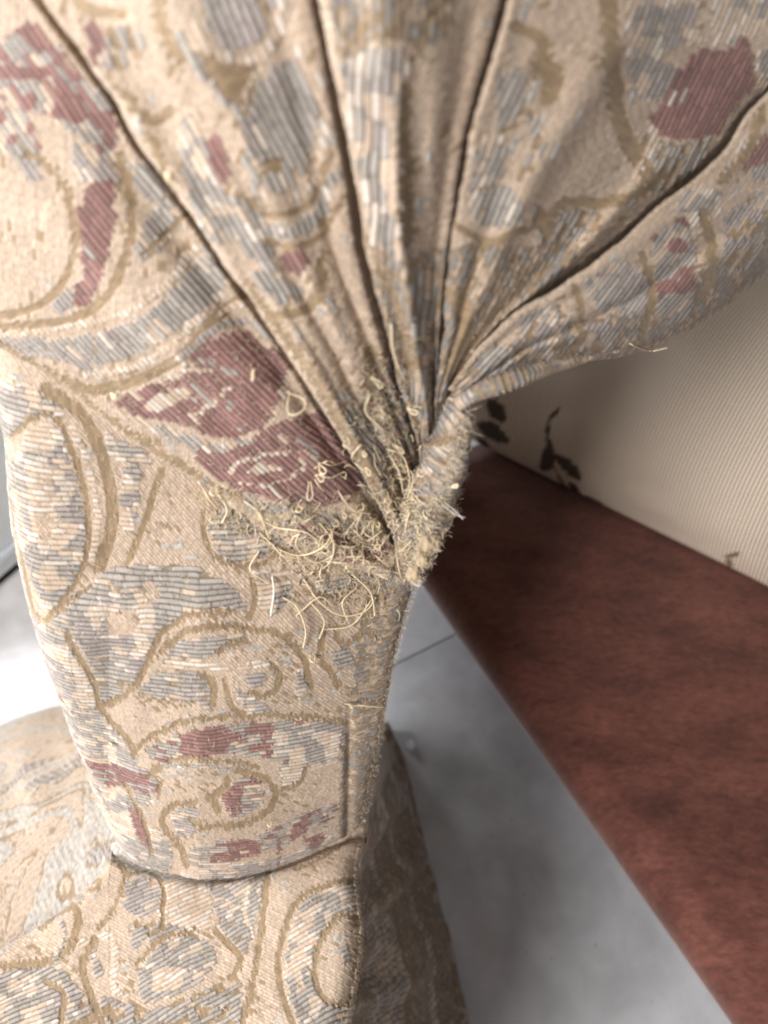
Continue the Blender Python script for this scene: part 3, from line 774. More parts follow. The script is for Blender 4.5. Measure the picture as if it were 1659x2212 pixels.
for pts, w, k in [
    ([(25, 950), (75, 900), (122, 903), (152, 960), (182, 1050), (193, 1150), (178, 1232), (142, 1292), (100, 1342)], 11, 1),
    ([(2, 1040), (20, 1150), (45, 1240), (68, 1335)], 10, 1), ([(100, 842), (180, 895), (222, 985), (243, 1080), (240, 1150), (215, 1225)], 25, 1),
    ([(160, 925), (196, 1020), (212, 1120), (200, 1200)], 13, 4), ([(352, 1016), (335, 1055), (320, 1110), (300, 1160), (280, 1212)], 14, 1),
    ([(438, 1105), (444, 1160), (470, 1208), (540, 1222), (590, 1205)], 10, 1), ([(-60, 1330), (40, 1335), (105, 1345)], 9, 1),
    ([(145, 1368), (175, 1425), (205, 1480), (215, 1525)], 11, 1), ([(100, 1342), (150, 1300), (200, 1265)], 9, 1),
    ([(213, 1530), (288, 1488), (325, 1420), (345, 1375), (380, 1345), (420, 1325), (495, 1322)], 13, 1),
    ([(350, 1406), (390, 1374), (425, 1358), (480, 1352), (535, 1357), (590, 1364), (632, 1390), (657, 1425), (672, 1482)], 14, 1),
    ([(470, 1410), (500, 1391), (538, 1388)], 12, 1), ([(360, 1436), (420, 1432), (490, 1440)], 15, 4), ([(435, 1455), (462, 1476), (460, 1523)], 14, 1), ([(290, 1505), (350, 1513), (420, 1521)], 6, 1),
    ([(580, 1432), (600, 1450), (602, 1476), (575, 1502), (543, 1496)], 14, 1), ([(486, 1470), (500, 1520), (532, 1548)], 12, 1), ([(520, 1440), (555, 1432), (580, 1435)], 10, 4),
    ([(698, 1358), (692, 1412)], 14, 1), ([(698, 1428), (732, 1478)], 14, 1), ([(725, 1352), (735, 1386), (770, 1378), (797, 1330)], 12, 1), ([(660, 1276), (725, 1288), (785, 1261)], 12, 1),
    ([(545, 1252), (552, 1290), (540, 1332)], 12, 1), ([(550, 1240), (620, 1235), (680, 1240)], 9, 4), ([(215, 1528), (252, 1570), (282, 1602), (292, 1628)], 11, 1),
    ([(292, 1628), (320, 1595), (370, 1570), (420, 1553), (520, 1546), (650, 1546), (755, 1558)], 11, 1), ([(330, 1660), (380, 1640), (480, 1642), (560, 1655)], 9, 1), ([(350, 1652), (440, 1652), (500, 1662)], 8, 2),
    ([(325, 1676), (348, 1660)], 12, 1), ([(348, 1690), (344, 1718)], 9, 1), ([(452, 1722), (485, 1702), (492, 1685)], 16, 1), ([(455, 1720), (472, 1748)], 16, 1),
    ([(515, 1664), (570, 1678), (597, 1712), (577, 1752), (535, 1776), (490, 1784)], 14, 1), ([(425, 1733), (378, 1740), (352, 1762), (360, 1795), (388, 1825), (405, 1868)], 12, 1), ([(412, 1772), (450, 1786), (480, 1780)], 12, 1),
    ([(610, 1706), (648, 1690), (662, 1655)], 10, 1), ([(270, 1690), (310, 1770), (330, 1840)], 8, 1), ([(600, 1815), (600, 1870)], 8, 3),
]: stroke(CF, pts, w, k)

XL = np.array([(700, -60), (850, -45), (1000, -14), (1100, -8), (1180, 0), (1250, 12), (1330, 32), (1440, 68), (1540, 106), (1680, 160), (1770, 200), (1840, 236), (1900, 262), (2000, 300)], float)
XR = np.array([(700, 960), (1100, 940), (1180, 922), (1270, 900), (1350, 876), (1450, 850), (1560, 832), (1660, 812), (1720, 800), (1790, 786), (1900, 772), (2000, 765)], float)
CRX = np.array([(-700, 1840), (236, 1840), (290, 1864), (350, 1882), (430, 1898), (500, 1893), (570, 1880), (650, 1852), (730, 1814), (800, 1780), (1500, 1780)], float)
L0d = polyline(LN0, 200)
def y_top(x): return np.interp(x, np.r_[L0d[:, 0], 900, 960], np.r_[L0d[:, 1], 1235, 1200]) - 55
def F_level(y, h): 
    v = (y - CY) / FPX
    return h * (1 - v) / (1 + v)
LEDGE = 0.27
HL = CAM_H - LEDGE
nR, nC = 570, 570
k = np.linspace(0, 1, nC)[None, :]; t = np.linspace(0, 1.0, nR)[:, None]
rL, rR = 95.0, 55.0
arcL, arcR = 130.0, 90.0         # extra cloth that runs round the corners
# rows: iterate because edge positions depend on y
xg = 0 + 850 * k + 0 * t
for it in range(3):
    yt = y_top(np.clip(xg, -60, 930)); yc = np.interp(xg, CRX[:, 0], CRX[:, 1])
    yy = yt + (yc - yt) * t
    xl = np.interp(yy, XL[:, 0], XL[:, 1]); xr = np.interp(yy, XR[:, 0], XR[:, 1])
    sc = np.clip((xr - xl) / 900, .5, 1)
    wL, wR = rL * sc, rR * sc
    tot = (xr - xl) + (math.pi / 2 - 1) * (wL + wR) + arcL + arcR
    arc = -arcL + tot * k
    aR = (xr - xl) + (math.pi / 2 - 1) * (wL + wR) - arc       # arc length left of the right silhouette
    cl_ = np.where(arc > math.pi / 2 * wL, arc - (math.pi / 2 - 1) * wL, wL * (1 - np.cos(np.clip(arc / wL, 0, math.pi / 2))))
    cr_ = np.where(aR > math.pi / 2 * wR, aR - (math.pi / 2 - 1) * wR, wR * (1 - np.cos(np.clip(aR / wR, 0, math.pi / 2))))
    xg = np.where(arc < (xr - xl) * .5, xl + cl_, xr - cr_)
hL = np.where(arc < 0, wL - arc, wL * (1 - np.sin(np.clip(arc / wL, 0, math.pi / 2))))
hR = np.where(aR < 0, wR - aR, wR * (1 - np.sin(np.clip(aR / wR, 0, math.pi / 2))))
mid_ = (xl + xr) / 2; half = (xr - xl) / 2
Ftop = F_fan(xg, yt) + .0075
Fbot = F_level(np.interp(xg, CRX[:, 0], CRX[:, 1]), HL)
tc_ = np.clip(t, 0, 1)
F = Ftop + (Fbot - Ftop) * (tc_ ** 1.25) - .006 * np.sin(np.pi * tc_)
F = F + .0022 * (fbm(xg / 190 + 3, yy / 150, 2) - .5) * 2 * np.sin(np.pi * np.clip(tc_, 0.02, .98))
# sag folds near the bottom corner and a seam near the right corner
F = F + .0016 * np.exp(-((xg - (752 + (1700 - yy) * .02)) / 9) ** 2) * sm(1480, 1640, yy)
d = d_wall(yy, F)
P0 = unproj(xg, yy, d)
hh = np.where(arc < (xr - xl) * .5, hL, hR)
P0[..., 1] += hh / FPX * d * 1.0
P0[..., 2] -= (np.clip(t - 1, 0, 1) * .3)
A = np.stack([np.where(arc < 60, xl + arc, np.where(aR < 30, xr - aR, xg)) + 0 * yy, yy], -1)
# cloth coordinates
Xw = (A[..., 0] - CX) / FPX * d
sl = np.cumsum(np.r_[np.zeros((1, nC)), np.linalg.norm(np.diff(P0, axis=0), axis=-1)], axis=0)
sl = sl - np.interp(0, [0], [0])
Zw = -P0[..., 2]
cent = -.062
bend = np.where(Xw < cent, -.10 * (Xw - cent) , 0) * 0
qv = Zw * 1.02 - .10 * (Xw - cent) + 1.3 * (Xw - cent) ** 2 * 0 + .9 * np.clip(Xw - cent, 0, 1) ** 2 * sm(.30, .42, Zw) * 2.2
cl = np.stack([Xw, qv + .0007 * (vnoise(Xw * 60, Zw * 60) - .5)], -1)
dv = np.zeros(A.shape); dv[..., 0] = .99; dv[..., 1] = .08
patch("front_panel", P0, A, cl, CF, dv, chair, FPX / d, slub=2.2)

# ---- level ledge in front of the arm (bottom of the picture)
CL = canvas(8, 150, default=0)
for pts, k_ in [
    ([(175, 1840), (240, 1820), (300, 1840), (420, 1880), (600, 1860), (560, 1905), (440, 1912), (350, 1900), (290, 1885), (240, 1862)], 9),
    ([(270, 1909), (320, 1897), (347, 1939), (322, 1981), (270, 1966)], 2),
    ([(345, 1902), (430, 1894), (462, 1979), (432, 2012), (350, 2006)], 4), ([(440, 1884), (577, 1872), (552, 1979), (530, 2062), (480, 2010)], 2),
    ([(460, 1900), (490, 1895), (510, 1960), (480, 1990)], 5), ([(300, 2096), (375, 2022), (450, 2037), (462, 2089), (400, 2141), (310, 2161)], 5),
    ([(-200, 2110), (0, 2099), (100, 2084), (150, 2109), (177, 2159), (150, 2260), (-200, 2300)], 5),
    ([(180, 2150), (260, 2160), (330, 2180), (480, 2120), (520, 2130), (480, 2300), (150, 2300)], 7), ([(-60, 1950), (0, 1955), (57, 1947), (42, 2010), (0, 2031), (-60, 2040)], 2),
    ([(290, 1985), (420, 2010), (340, 2030), (285, 2050)], 7), ([(-300, 2060), (-120, 2050), (-100, 2140), (-300, 2170)], 5),
    ([(760, 1900), (665, 1943), (628, 2009), (615, 2084), (625, 2149), (655, 2230), (700, 2330), (800, 2330), (800, 1900)], 5),
    ([(775, 1982), (732, 1988), (698, 2032), (684, 2084), (694, 2138), (722, 2163), (757, 2150), (790, 2100)], 0), ([(735, 2055), (748, 2032), (756, 2070), (740, 2084)], 2),
]: fill(CL, pts, k_)
for pts, w, k_ in [
    ([(185, 1845), (145, 1885), (131, 1920), (152, 1947)], 10, 1), ([(160, 1868), (149, 1905), (172, 1937)], 12, 2), ([(200, 1866), (245, 1859), (270, 1884), (262, 1929), (242, 1969), (213, 2006)], 11, 1),
    ([(183, 1898), (212, 1898), (211, 1917), (190, 1920)], 13, 1), ([(88, 2000), (118, 1970), (160, 1958), (170, 1999), (152, 2044), (118, 2071), (40, 2085), (-40, 2080)], 17, 1), ([(125, 1984), (141, 2019), (120, 2076)], 10, 2),
    ([(278, 1892), (320, 1880), (352, 1915), (352, 1992)], 10, 1), ([(296, 2084), (350, 2030), (425, 2008)], 9, 1), ([(172, 2040), (235, 2022), (252, 2059), (246, 2134), (270, 2152)], 13, 4), ([(198, 2052), (216, 2105)], 18, 2),
    ([(205, 2030), (180, 2090), (200, 2160), (230, 2230)], 16, 1), ([(580, 1872), (566, 2009), (550, 2109), (522, 2230), (505, 2330)], 13, 1), ([(465, 2010), (520, 2070), (500, 2110)], 14, 1),
    ([(760, 1893), (652, 1937), (616, 2009), (601, 2084), (611, 2149), (636, 2220), (670, 2300)], 12, 1), ([(785, 1978), (732, 1982), (695, 2030), (680, 2084), (690, 2141), (721, 2168), (757, 2153), (785, 2110)], 12, 1),
    ([(540, 1915), (530, 1960), (545, 2020)], 8, 4), ([(650, 2035), (640, 2085), (655, 2140)], 16, 4), ([(690, 1955), (660, 1990)], 14, 4), ([(640, 1880), (700, 1850), (760, 1800)], 8, 1), ([(100, 2120), (140, 2150), (130, 2212)], 12, 1),
    ([(-260, 2100), (-160, 2000), (-60, 2060)], 12, 1),
]: stroke(CL, pts, w, k_)
LTOP = np.array([(-460, 2225), (-300, 2160), (-150, 2090), (0, 2020), (60, 1986), (120, 1950), (180, 1896), (236, 1838)], float)
LXR = np.array([(1700, 800), (1790, 789), (1850, 772), (1900, 770), (1950, 777), (2000, 783), (2050, 781), (2100, 774), (2160, 762), (2212, 750), (2300, 730), (2460, 690)], float)
nR, nC = 330, 520
i_ = np.linspace(0, 1, nC)[None, :]; w_ = np.linspace(0, 1, nR)[:, None]
xb = -330 + (785 + 330) * i_
yt = np.where(xb < 236, np.interp(xb, LTOP[:, 0], LTOP[:, 1]), np.interp(xb, CRX[:, 0], CRX[:, 1]) - 26)
yy = yt + (2450 - yt) * (w_ ** .9)
xx = xb + (np.interp(yy, LXR[:, 0], LXR[:, 1]) - 785) * sm(.45, 1, i_)
z = np.full(xx.shape, LEDGE)
z = z + .0018 * (fbm(xx / 160 + 1, yy / 130, 2) - .5) * 2
d = (CAM_H - z) / (S2 * (1 + (yy - CY) / FPX))
P0 = unproj(xx, yy, d)
er = (785 - xb) / 1627 * .30                                  # metres from the right edge
et = (yy - yt) / 1627 * .36                                   # metres from the top-left edge
rr = .010
dropR = rr * (1 - np.sqrt(np.clip(1 - np.clip(1 - er / rr, 0, 1) ** 2, 0, 1)))
left = sm(250, 215, xb)
rt = .014
dropT = rt * (1 - np.sqrt(np.clip(1 - np.clip(1 - et / rt, 0, 1) ** 2, 0, 1))) * left
P0[..., 2] -= dropR + dropT
P0[..., 0] += 0.0
crease = .0045 * np.exp(-((yy - np.interp(xb, CRX[:, 0], CRX[:, 1])) / 14) ** 2) * (1 - left)
P0[..., 2] -= crease
A = np.stack([xx, yy], -1)
an = math.radians(27)
X, Y = P0[..., 0], P0[..., 1]
cl = np.stack([X * math.cos(an) + Y * math.sin(an), -(-X * math.sin(an) + Y * math.cos(an)) + .0015 * (vnoise(X * 45, Y * 45) - .5)], -1)
dv = np.zeros(A.shape); dv[..., 0] = math.cos(an); dv[..., 1] = -math.sin(an)
patch("base_top", P0, A, cl, CL, dv, chair, FPX / d, slub=2.2)
ledge_edge_left = P0[0, :, :][(xb[0] < 236)]
ledge_edge_right = P0[:, -1, :]

# ---- flaring base down to the floor
top = [(-.330, -.06), (-.255, .02), (-.212, .062), (-.176, .079), (-.153, .090), (-.134, .1022), (-.1165, .1225), (-.10, .150), (-.06, .165), (-.025, .160), (-.010, .145),
       (-.0080, .134), (-.0118, .1135), (-.0090, .096), (-.0110, .075), (-.0138, .061), (-.0168, .050), (-.020, .02), (-.024, -.06)]
bot = [(-.56, -.10), (-.50, .06), (-.455, .17), (-.415, .25), (-.375, .305), (-.335, .340), (-.285, .358), (-.20, .372), (-.09, .368), (-.02, .345), (.006, .322),
       (.0165, .298), (.028, .250), (.038, .205), (.047, .165), (.054, .130), (.060, .095), (.068, .05), (.080, -.06)]
n = 620; m = 200
a = polyline(top, n); b = polyline(bot, n)
# sample evenly by index so that the two outlines stay matched
def by_index(pts, n):
    p = np.array(pts, float); q = np.vstack([2 * p[0] - p[1], p, 2 * p[-1] - p[-2]])
    tt = np.linspace(0, len(p) - 1 - 1e-9, n); ii = tt.astype(int); f = (tt - ii)[:, None]
    A_, B_, C_, D_ = q[ii], q[ii + 1], q[ii + 2], q[ii + 3]
    return 0.5 * (2 * B_ + (C_ - A_) * f + (2 * A_ - 5 * B_ + 4 * C_ - D_) * f ** 2 + (3 * B_ - A_ - 3 * C_ + D_) * f ** 3), tt
a, ti = by_index(top, n); b, _ = by_index(bot, n)
right = sm(9.5, 11.5, ti)[:, None]
r_ = np.linspace(0, 1, m)[None, :]
lerp = r_ * (1 - right) + right * (.10 * r_ + .90 * r_ ** 2.0)
bulge = .012 * np.sin(np.pi * r_) * (1 - right)
XY = a[:, None, :] + (b - a)[:, None, :] * (lerp + bulge * 4)[..., None]
z0 = LEDGE - .0105 * right - .0115 * (1 - right)
Zb = z0 + (-.003 - z0) * r_ + 0 * lerp
hem = np.exp(-((r_ - .90) / .07) ** 2) * right
XY[..., 0] += .006 * hem - .012 * np.sin(np.pi * np.clip(r_ * 1.35, 0, 1)) * right
fold = (vnoise(ti[:, None] * 2.3, r_ * 2.2 + 4) - .5) * np.sin(np.pi * r_)
XY[..., 0] += (.006 + .010 * right) * fold
P0 = np.concatenate([XY, Zb[..., None]], -1)
CS = canvas(9, 230, line=.465)
sa_ = np.r_[0, np.cumsum(np.linalg.norm(np.diff(a * .4 + b * .6, axis=0), axis=1))][:, None] + 0 * r_
sb_ = .36 * r_ + 0 * sa_
A = np.stack([sa_ * 3600 - 600, sb_ * 4200 + 300], -1)
xs_ = float(np.interp(10.4, ti, sa_[:, 0])) * 3600 - 600
q_ = CS[int((xs_ - X0) / CELL):, :]; q_[q_ == 9] = 5; q_[(q_ == 0) | (q_ == 2)] = 8
cl = np.stack([sa_ * .9 + sb_ * .42, sb_ * .9 - sa_ * .42], -1)
dv = np.zeros(A.shape); dv[..., 0] = .9; dv[..., 1] = -.42
skirt_ = P0
patch("base_skirt", P0, A, cl, CS, dv, chair, np.full(A.shape[:2], 3800.), relief=1.2)

# ---- gathered neck and piping
def tube_patch(name, pts, radii, C, n, m, lift=0.0, ring_pitch=.0017, dep=None, seed=0, twist=0.0):
    """pts: (x, y, forward distance F) along the cord"""
    p = polyline(pts, n); r = np.interp(np.linspace(0, 1, n), np.linspace(0, 1, len(radii)), radii)
    cen = unproj(p[:, 0], p[:, 1], d_wall(p[:, 1], p[:, 2]))
    tg = np.gradient(cen, axis=0); tg /= np.linalg.norm(tg, axis=1, keepdims=True)
    up = np.array([0, -.7, .7]); sd = np.cross(tg, up); sd /= np.linalg.norm(sd, axis=1, keepdims=True); nn = np.cross(sd, tg)
    th = np.linspace(0, 2 * math.pi, m)
    s = np.r_[0, np.cumsum(np.linalg.norm(np.diff(cen, axis=0), axis=1))]
    lump = 1 + .22 * (vnoise(s[:, None] * 160 + seed, th[None, :] * 0 + seed + np.cos(th)[None, :] * 1.2) - .5)
    rr_ = r[:, None] * lump * (1 + .05 * np.sin(2 * math.pi * (s[:, None] + twist * np.cos(th)[None, :] * r.mean()) / ring_pitch))
    P0 = cen[:, None] + rr_[..., None] * (np.cos(th)[None, :, None] * sd[:, None] + np.sin(th)[None, :, None] * nn[:, None])
    x, y, d = proj(P0)
    A = np.stack([x, y], -1)
    cl = np.stack([th[None, :] * r.mean() + 0 * s[:, None], s[:, None] + twist * np.cos(th)[None, :] * r.mean()], -1)
    dv = np.zeros(A.shape); dv[..., 0] = 1
    return patch(name, P0, A, cl, C, dv, chair, FPX / d, pitch=ring_pitch, slub=5.0, relief=1.4)
CN = canvas(11, default=8)
CN[:, :int((1075 - Y0) / CELL)] = 5
stroke(CN, [(1020, 935), (930, 950)], 22, 8); stroke(CN, [(990, 1030), (900, 1040)], 26, 8)
stroke(CN, [(1300, 770), (1150, 805), (1040, 840)], 60, 8)
stroke(CN, [(1000, 905), (960, 925)], 16, 4); stroke(CN, [(1010, 950), (920, 960)], 14, 1); stroke(CN, [(990, 990), (930, 1005)], 20, 2)
tube_patch("piping", [(1335, 758, .186), (1220, 786, .176), (1120, 815, .168), (1030, 848, .166), (990, 872, .168)], [.0002, .0016, .0025, .0030, .0024], CN, 150, 40, seed=1)
tube_patch("gathered_neck", [(985, 845, .176), (985, 905, .170), (963, 985, .168), (938, 1065, .167), (905, 1150, .168), (868, 1230, .172), (850, 1280, .178)], [.0030, .0060, .0074, .0080, .0078, .0060, .002], CN, 260, 100, ring_pitch=.0019, seed=4, twist=.35)

# ---- rolled hem along the floor on the right of the base
hp = np.array([(.004, .326), (.015, .300), (.026, .252), (.036, .207), (.045, .167), (.052, .132), (.058, .097), (.066, .052), (.078, -.06)])
hp[:, 0] -= .009
hpl = polyline(hp, 420); hz = .0105 + .003 * (vnoise(np.linspace(0, 14, 420), np.zeros(420)) - .5)
th = np.linspace(0, 2 * math.pi, 60)
cen = np.column_stack([hpl, hz]); tg = np.gradient(cen, axis=0); tg /= np.linalg.norm(tg, axis=1, keepdims=True)
sd = np.cross(tg, [0, 0, 1.]); sd /= np.linalg.norm(sd, axis=1, keepdims=True)
sarc = np.r_[0, np.cumsum(np.linalg.norm(np.diff(cen, axis=0), axis=1))]
rad = .0105 * (1 + .35 * (vnoise(sarc[:, None] * 60, np.cos(th)[None, :] + 3) - .5))
P0 = cen[:, None] + rad[..., None] * (np.cos(th)[None, :, None] * sd[:, None] * .9 + np.sin(th)[None, :, None] * np.array([0, 0, 1.]))
x, y, d = proj(P0)
cl = np.stack([th[None, :] * .0105 + 0 * sarc[:, None], sarc[:, None] + .3 * th[None, :] * .0105], -1)
dv = np.zeros(P0.shape[:2] + (2,)); dv[..., 0] = 1
CH = canvas(15, 70); CH[CH == 0] = 8
patch("hem_roll", P0, np.stack([x, y], -1), cl, CH, dv, chair, FPX / d, relief=1.5)

# ---- unseen body of the arm, stretched back and up to shade bench and cushion
core = empty
vs = []
ring = [(-.085, .215), (-.045, .20), (-.022, .20), (-.016, .225), (-.034, .64), (-.06, .65), (-.12, .64), (-.120, .25)]
zs = [.12, .25, .40, .55, .72]
sc_ = [.94, .96, 1.0, 1.02, .98]
for z_, s_ in zip(zs, sc_):
    for (x_, y_) in ring: vs.append((-.06 + (x_ + .06) * s_, y_, z_))
fs = []
for q in range(4):
    for p_ in range(8): fs.append((q * 8 + p_, q * 8 + (p_ + 1) % 8, (q + 1) * 8 + (p_ + 1) % 8, (q + 1) * 8 + p_))
fs.append(tuple(range(32, 40)))
link("arm_body", py_mesh("arm_body", vs, fs), plain("plain_tapestry", (178, 156, 126), .85, .2, (90, .25)), chair)

# ------------------------------------------------------------------ pulled threads, loops and fuzz
def tube(points, r, sides=5, taper=False):
    p = np.array(points); n = len(p)
    tg = np.gradient(p, axis=0); tg /= np.maximum(np.linalg.norm(tg, axis=1, keepdims=True), 1e-9)
    ref = np.array([.31, -.62, .72]); sd = np.cross(tg, ref); sd /= np.maximum(np.linalg.norm(sd, axis=1, keepdims=True), 1e-9); nn = np.cross(sd, tg)
    vs = []; fs = []
    for i in range(n):
        ri = r * (1 - .8 * i / (n - 1)) if taper else r
        for k in range(sides):
            a = 2 * math.pi * k / sides
            vs.append(p[i] + ri * (math.cos(a) * sd[i] + math.sin(a) * nn[i]))
    for i in range(n - 1):
        for k in range(sides):
            fs.append((i * sides + k, i * sides + (k + 1) % sides, (i + 1) * sides + (k + 1) % sides, (i + 1) * sides + k))
    return vs, fs
TH_R = .00025
def lifted(path, lifts):
    return [surf(x, y, l) for (x, y), l in zip(path, lifts)]
def loop(x, y, s, ang, asp=.5, lift=.0035, r=TH_R, mat=None):
    """a teardrop of yarn pulled out of the weave, rooted at (x, y)"""
    n = 34; t = np.linspace(0, 2 * math.pi, n)
    ax = s * (1 - np.cos(t)); wy = s * asp * np.sin(t) * (1 - np.cos(t)) * .75
    wob = .16 * s * np.sin(t * 1.5 + x)
    co, si = math.cos(ang), math.sin(ang)
    base = surf(x, y, .0002); d0 = (base[1] + CAM_H - base[2]) * S2
    ls = lift * (1 - np.cos(t)) / 2
    pts = [unproj(np.array(x + co * a_ - si * (w_ + wb)), np.array(y + si * a_ + co * (w_ + wb)), np.array(d0 - l_)) for a_, w_, l_, wb in zip(ax, wy, ls, wob)]
    v, f = tube(pts, r)
    return link("thread_loop", py_mesh("thread_loop", v, f), mat or M_THREAD, chair)
def strand(path, lift=.002, r=TH_R, mat=None, name="loose_thread"):
    p = polyline(path, 18)
    l = lift * np.sin(np.linspace(0, math.pi * .85, 18)) + .0004
    v, f = tube([surf(x, y, q) for (x, y), q in zip(p, l)], r)
    P_ = np.array(v)
    return link(name, py_mesh(name, v, f), mat or M_THREAD, chair)
D2 = math.radians
for (x, y, s, a, asp) in [
    (620, 845, 30, 65, .62), (800, 815, 17, 50, .7), (830, 820, 15, 100, .5), (862, 908, 22, 15, .75), (785, 974, 8, 50, .9), (668, 1040, 22, 95, .55), (770, 1060, 22, 75, .5), (812, 1125, 10, 80, .9),
    (703, 1106, 8, 60, .8), (742, 1105, 9, 70, .9), (788, 1010, 10, 40, .9), (752, 945, 12, 80, .5), (884, 940, 12, 80, .7), (790, 1160, 8, 20, .8), (975, 1052, 7, 10, .8), (755, 1520, 7, 60, 1.0),
    (631, 1772, 8, 50, .9), (585, 1772, 7, 100, .8), (742, 1898, 8, 30, .6), (240, 850, 7, 40, .9), (548, 798, 12, 70, .4), (536, 946, 10, 100, .7), (515, 1030, 13, 130, .6), (418, 1028, 12, 100, .5),
    (236, 1604, 7, 60, .9), (690, 1000, 13, 80, .5), (660, 1085, 10, 120, .6), (700, 1170, 12, 160, .6), (600, 1120, 14, 150, .5), (640, 1490, 8, 60, .8), (680, 1415, 9, 90, .9), (726, 1338, 8, 30, .9),
    (880, 880, 16, 40, .6), (835, 1010, 18, 85, .4), (850, 960, 14, 60, .6), (800, 1200, 14, 130, .6), (760, 1215, 12, 140, .5), (905, 1010, 10, 60, .7), (470, 1050, 12, 150, .5), 
    (355, 375, 8, 30, .8), (820, 880, 16, 60, .5), (745, 1160, 12, 60, .7), (776, 1188, 10, 100, .8)]:
    if (int(x) * 7 + int(y)) % 3: loop(x, y, s * random.uniform(.7, 1.05), D2(a + random.uniform(-30, 30)), asp * random.uniform(.5, 1.1), .003, TH_R * random.uniform(.7, 1.15))
for pth in [
    [(560, 1150), (600, 1185), (650, 1200), (700, 1180), (722, 1140)], [(580, 1165), (610, 1200), (640, 1205)], [(690, 1130), (720, 1170), (715, 1210), (690, 1235)],
    [(610, 1290), (640, 1310), (660, 1360), (655, 1400)], [(650, 1240), (690, 1300), (740, 1330), (790, 1320), (812, 1290)], [(640, 1330), (690, 1290), (720, 1310)], [(700, 1360), (760, 1350), (800, 1300)],
    [(835, 970), (870, 985), (885, 1040), (870, 1080)], [(842, 985), (862, 1020), (872, 1070)], [(870, 1000), (893, 1030), (880, 1075)], [(560, 1120), (600, 1140), (660, 1150), (700, 1180)],
    [(430, 1040), (450, 1075), (470, 1100)], [(470, 1065), (490, 1100), (480, 1130)], [(760, 1240), (800, 1280), (810, 1330)], [(525, 1080), (560, 1110), (580, 1160)], [(745, 1520), (790, 1525), (832, 1528)],
    [(730, 1060), (760, 1100), (800, 1110)], [(780, 960), (760, 990), (790, 1020)], [(650, 1140), (640, 1180), (680, 1215), (720, 1200)], [(800, 850), (790, 890), (830, 930)], [(845, 700), (850, 760), (870, 815)], [(560, 1190), (540, 1230), (580, 1260)],
    [(670, 1300), (700, 1340), (690, 1380)], [(770, 1270), (740, 1300), (750, 1340)], [(1360, 742), (1400, 758), (1440, 752)]]:
    strand(pth)
strand([(588, 1245), (592, 1275), (588, 1310), (585, 1330)], .003, .00034, M_WHITE_THREAD)
for k in range(80):       # small frayed ends round the gather
    a = random.uniform(0, 2 * math.pi); q = math.sqrt(random.random())
    x = 770 + 150 * q * math.cos(a); y = 1110 + 150 * q * math.sin(a) + (x - 770) * -.2
    if random.random() < .12: loop(x, y, random.uniform(5, 11), random.uniform(0, 6.28), random.uniform(.5, .95), .0022, TH_R * random.uniform(.6, 1))
    else:
        b_ = random.uniform(0, 6.28); l_ = random.uniform(16, 46)
        strand([(x, y), (x + l_ * .5 * math.cos(b_) + random.uniform(-8, 8), y + l_ * .5 * math.sin(b_) + random.uniform(-8, 8)), (x + l_ * math.cos(b_), y + l_ * math.sin(b_))], .002, TH_R * random.uniform(.5, .9))

def hairs(name, spots, parent, mat, r=.00009, kind="stuff"):
    vs = []; fs = []; o = 0
    for pts in spots:
        v_, f_ = tube(pts, r, 3, True)
        vs += [tuple(p) for p in v_]; fs += [tuple(i + o for i in t_) for t_ in f_]; o += len(v_)
    ob = link(name, py_mesh(name, vs, fs), mat, parent)
    ob["kind"] = kind
    return ob
spots = []
def hair(x, y, ang, ln, lift, curl):
    p = []; a = ang; step = ln / 5
    for i in range(6):
        p.append(surf_h(x, y, lift * i / 5)); x += step * math.cos(a); y += step * math.sin(a); a += curl
    return p
_last = [0.25]
def surf_h(x, y, l):
    ix = min(max(int((x - X0) / CELL), 0), NX - 1); iy = min(max(int((y - Y0) / CELL), 0), NY - 1)
    d = ZB[ix, iy]
    if d > 5 or d > _last[0] + .02: d = _last[0]
    _last[0] = d
    return unproj(np.array(float(x)), np.array(float(y)), np.array(d - .0002 - l))
def seed_hair(x, y, ang, ln, lift, curl):
    d = ZB[min(max(int((x - X0) / CELL), 0), NX - 1), min(max(int((y - Y0) / CELL), 0), NY - 1)]
    if d > 5: return
    _last[0] = d
    spots.append(hair(x, y, ang, ln, lift, curl))
for k in range(700):      # left silhouette
    y = random.uniform(1150, 1830); x = np.interp(y, XL[:, 0], XL[:, 1]) + random.uniform(4, 12)
    seed_hair(x, y, math.pi + random.uniform(-1.1, 1.1), random.uniform(5, 14), .0006, random.uniform(-.3, .3))
for k in range(700):      # right silhouette
    y = random.uniform(1180, 1790); x = np.interp(y, XR[:, 0], XR[:, 1]) - random.uniform(4, 12)
    seed_hair(x, y, random.uniform(-1.1, 1.3), random.uniform(5, 16), .0006, random.uniform(-.3, .3))
for k in range(350):      # right edge of the base
    y = random.uniform(1800, 2212); x = np.interp(y, LXR[:, 0], LXR[:, 1]) - random.uniform(2, 8)
    seed_hair(x, y, random.uniform(-1.1, 1.3), random.uniform(5, 14), .0006, random.uniform(-.3, .3))
nk = polyline([(1040, 880), (1010, 960), (985, 1040), (960, 1090), (935, 1170), (905, 1250)], 100)
for k in range(420):      # torn edge of the neck
    q = nk[random.randrange(100)]
    seed_hair(q[0] - random.uniform(6, 40), q[1] + random.uniform(-8, 8), random.uniform(-1.3, 1.5), random.uniform(10, 34), .0015, random.uniform(-.6, .6))
for Ln in (LN1, LN2, LN4, LN0):
    q = polyline(Ln, 300)
    for k in range(260):
        p_ = q[random.randrange(20, 290)]
        seed_hair(p_[0] + random.uniform(4, 10), p_[1], random.uniform(0, 6.28), random.uniform(6, 14), .0006, random.uniform(-.4, .4))
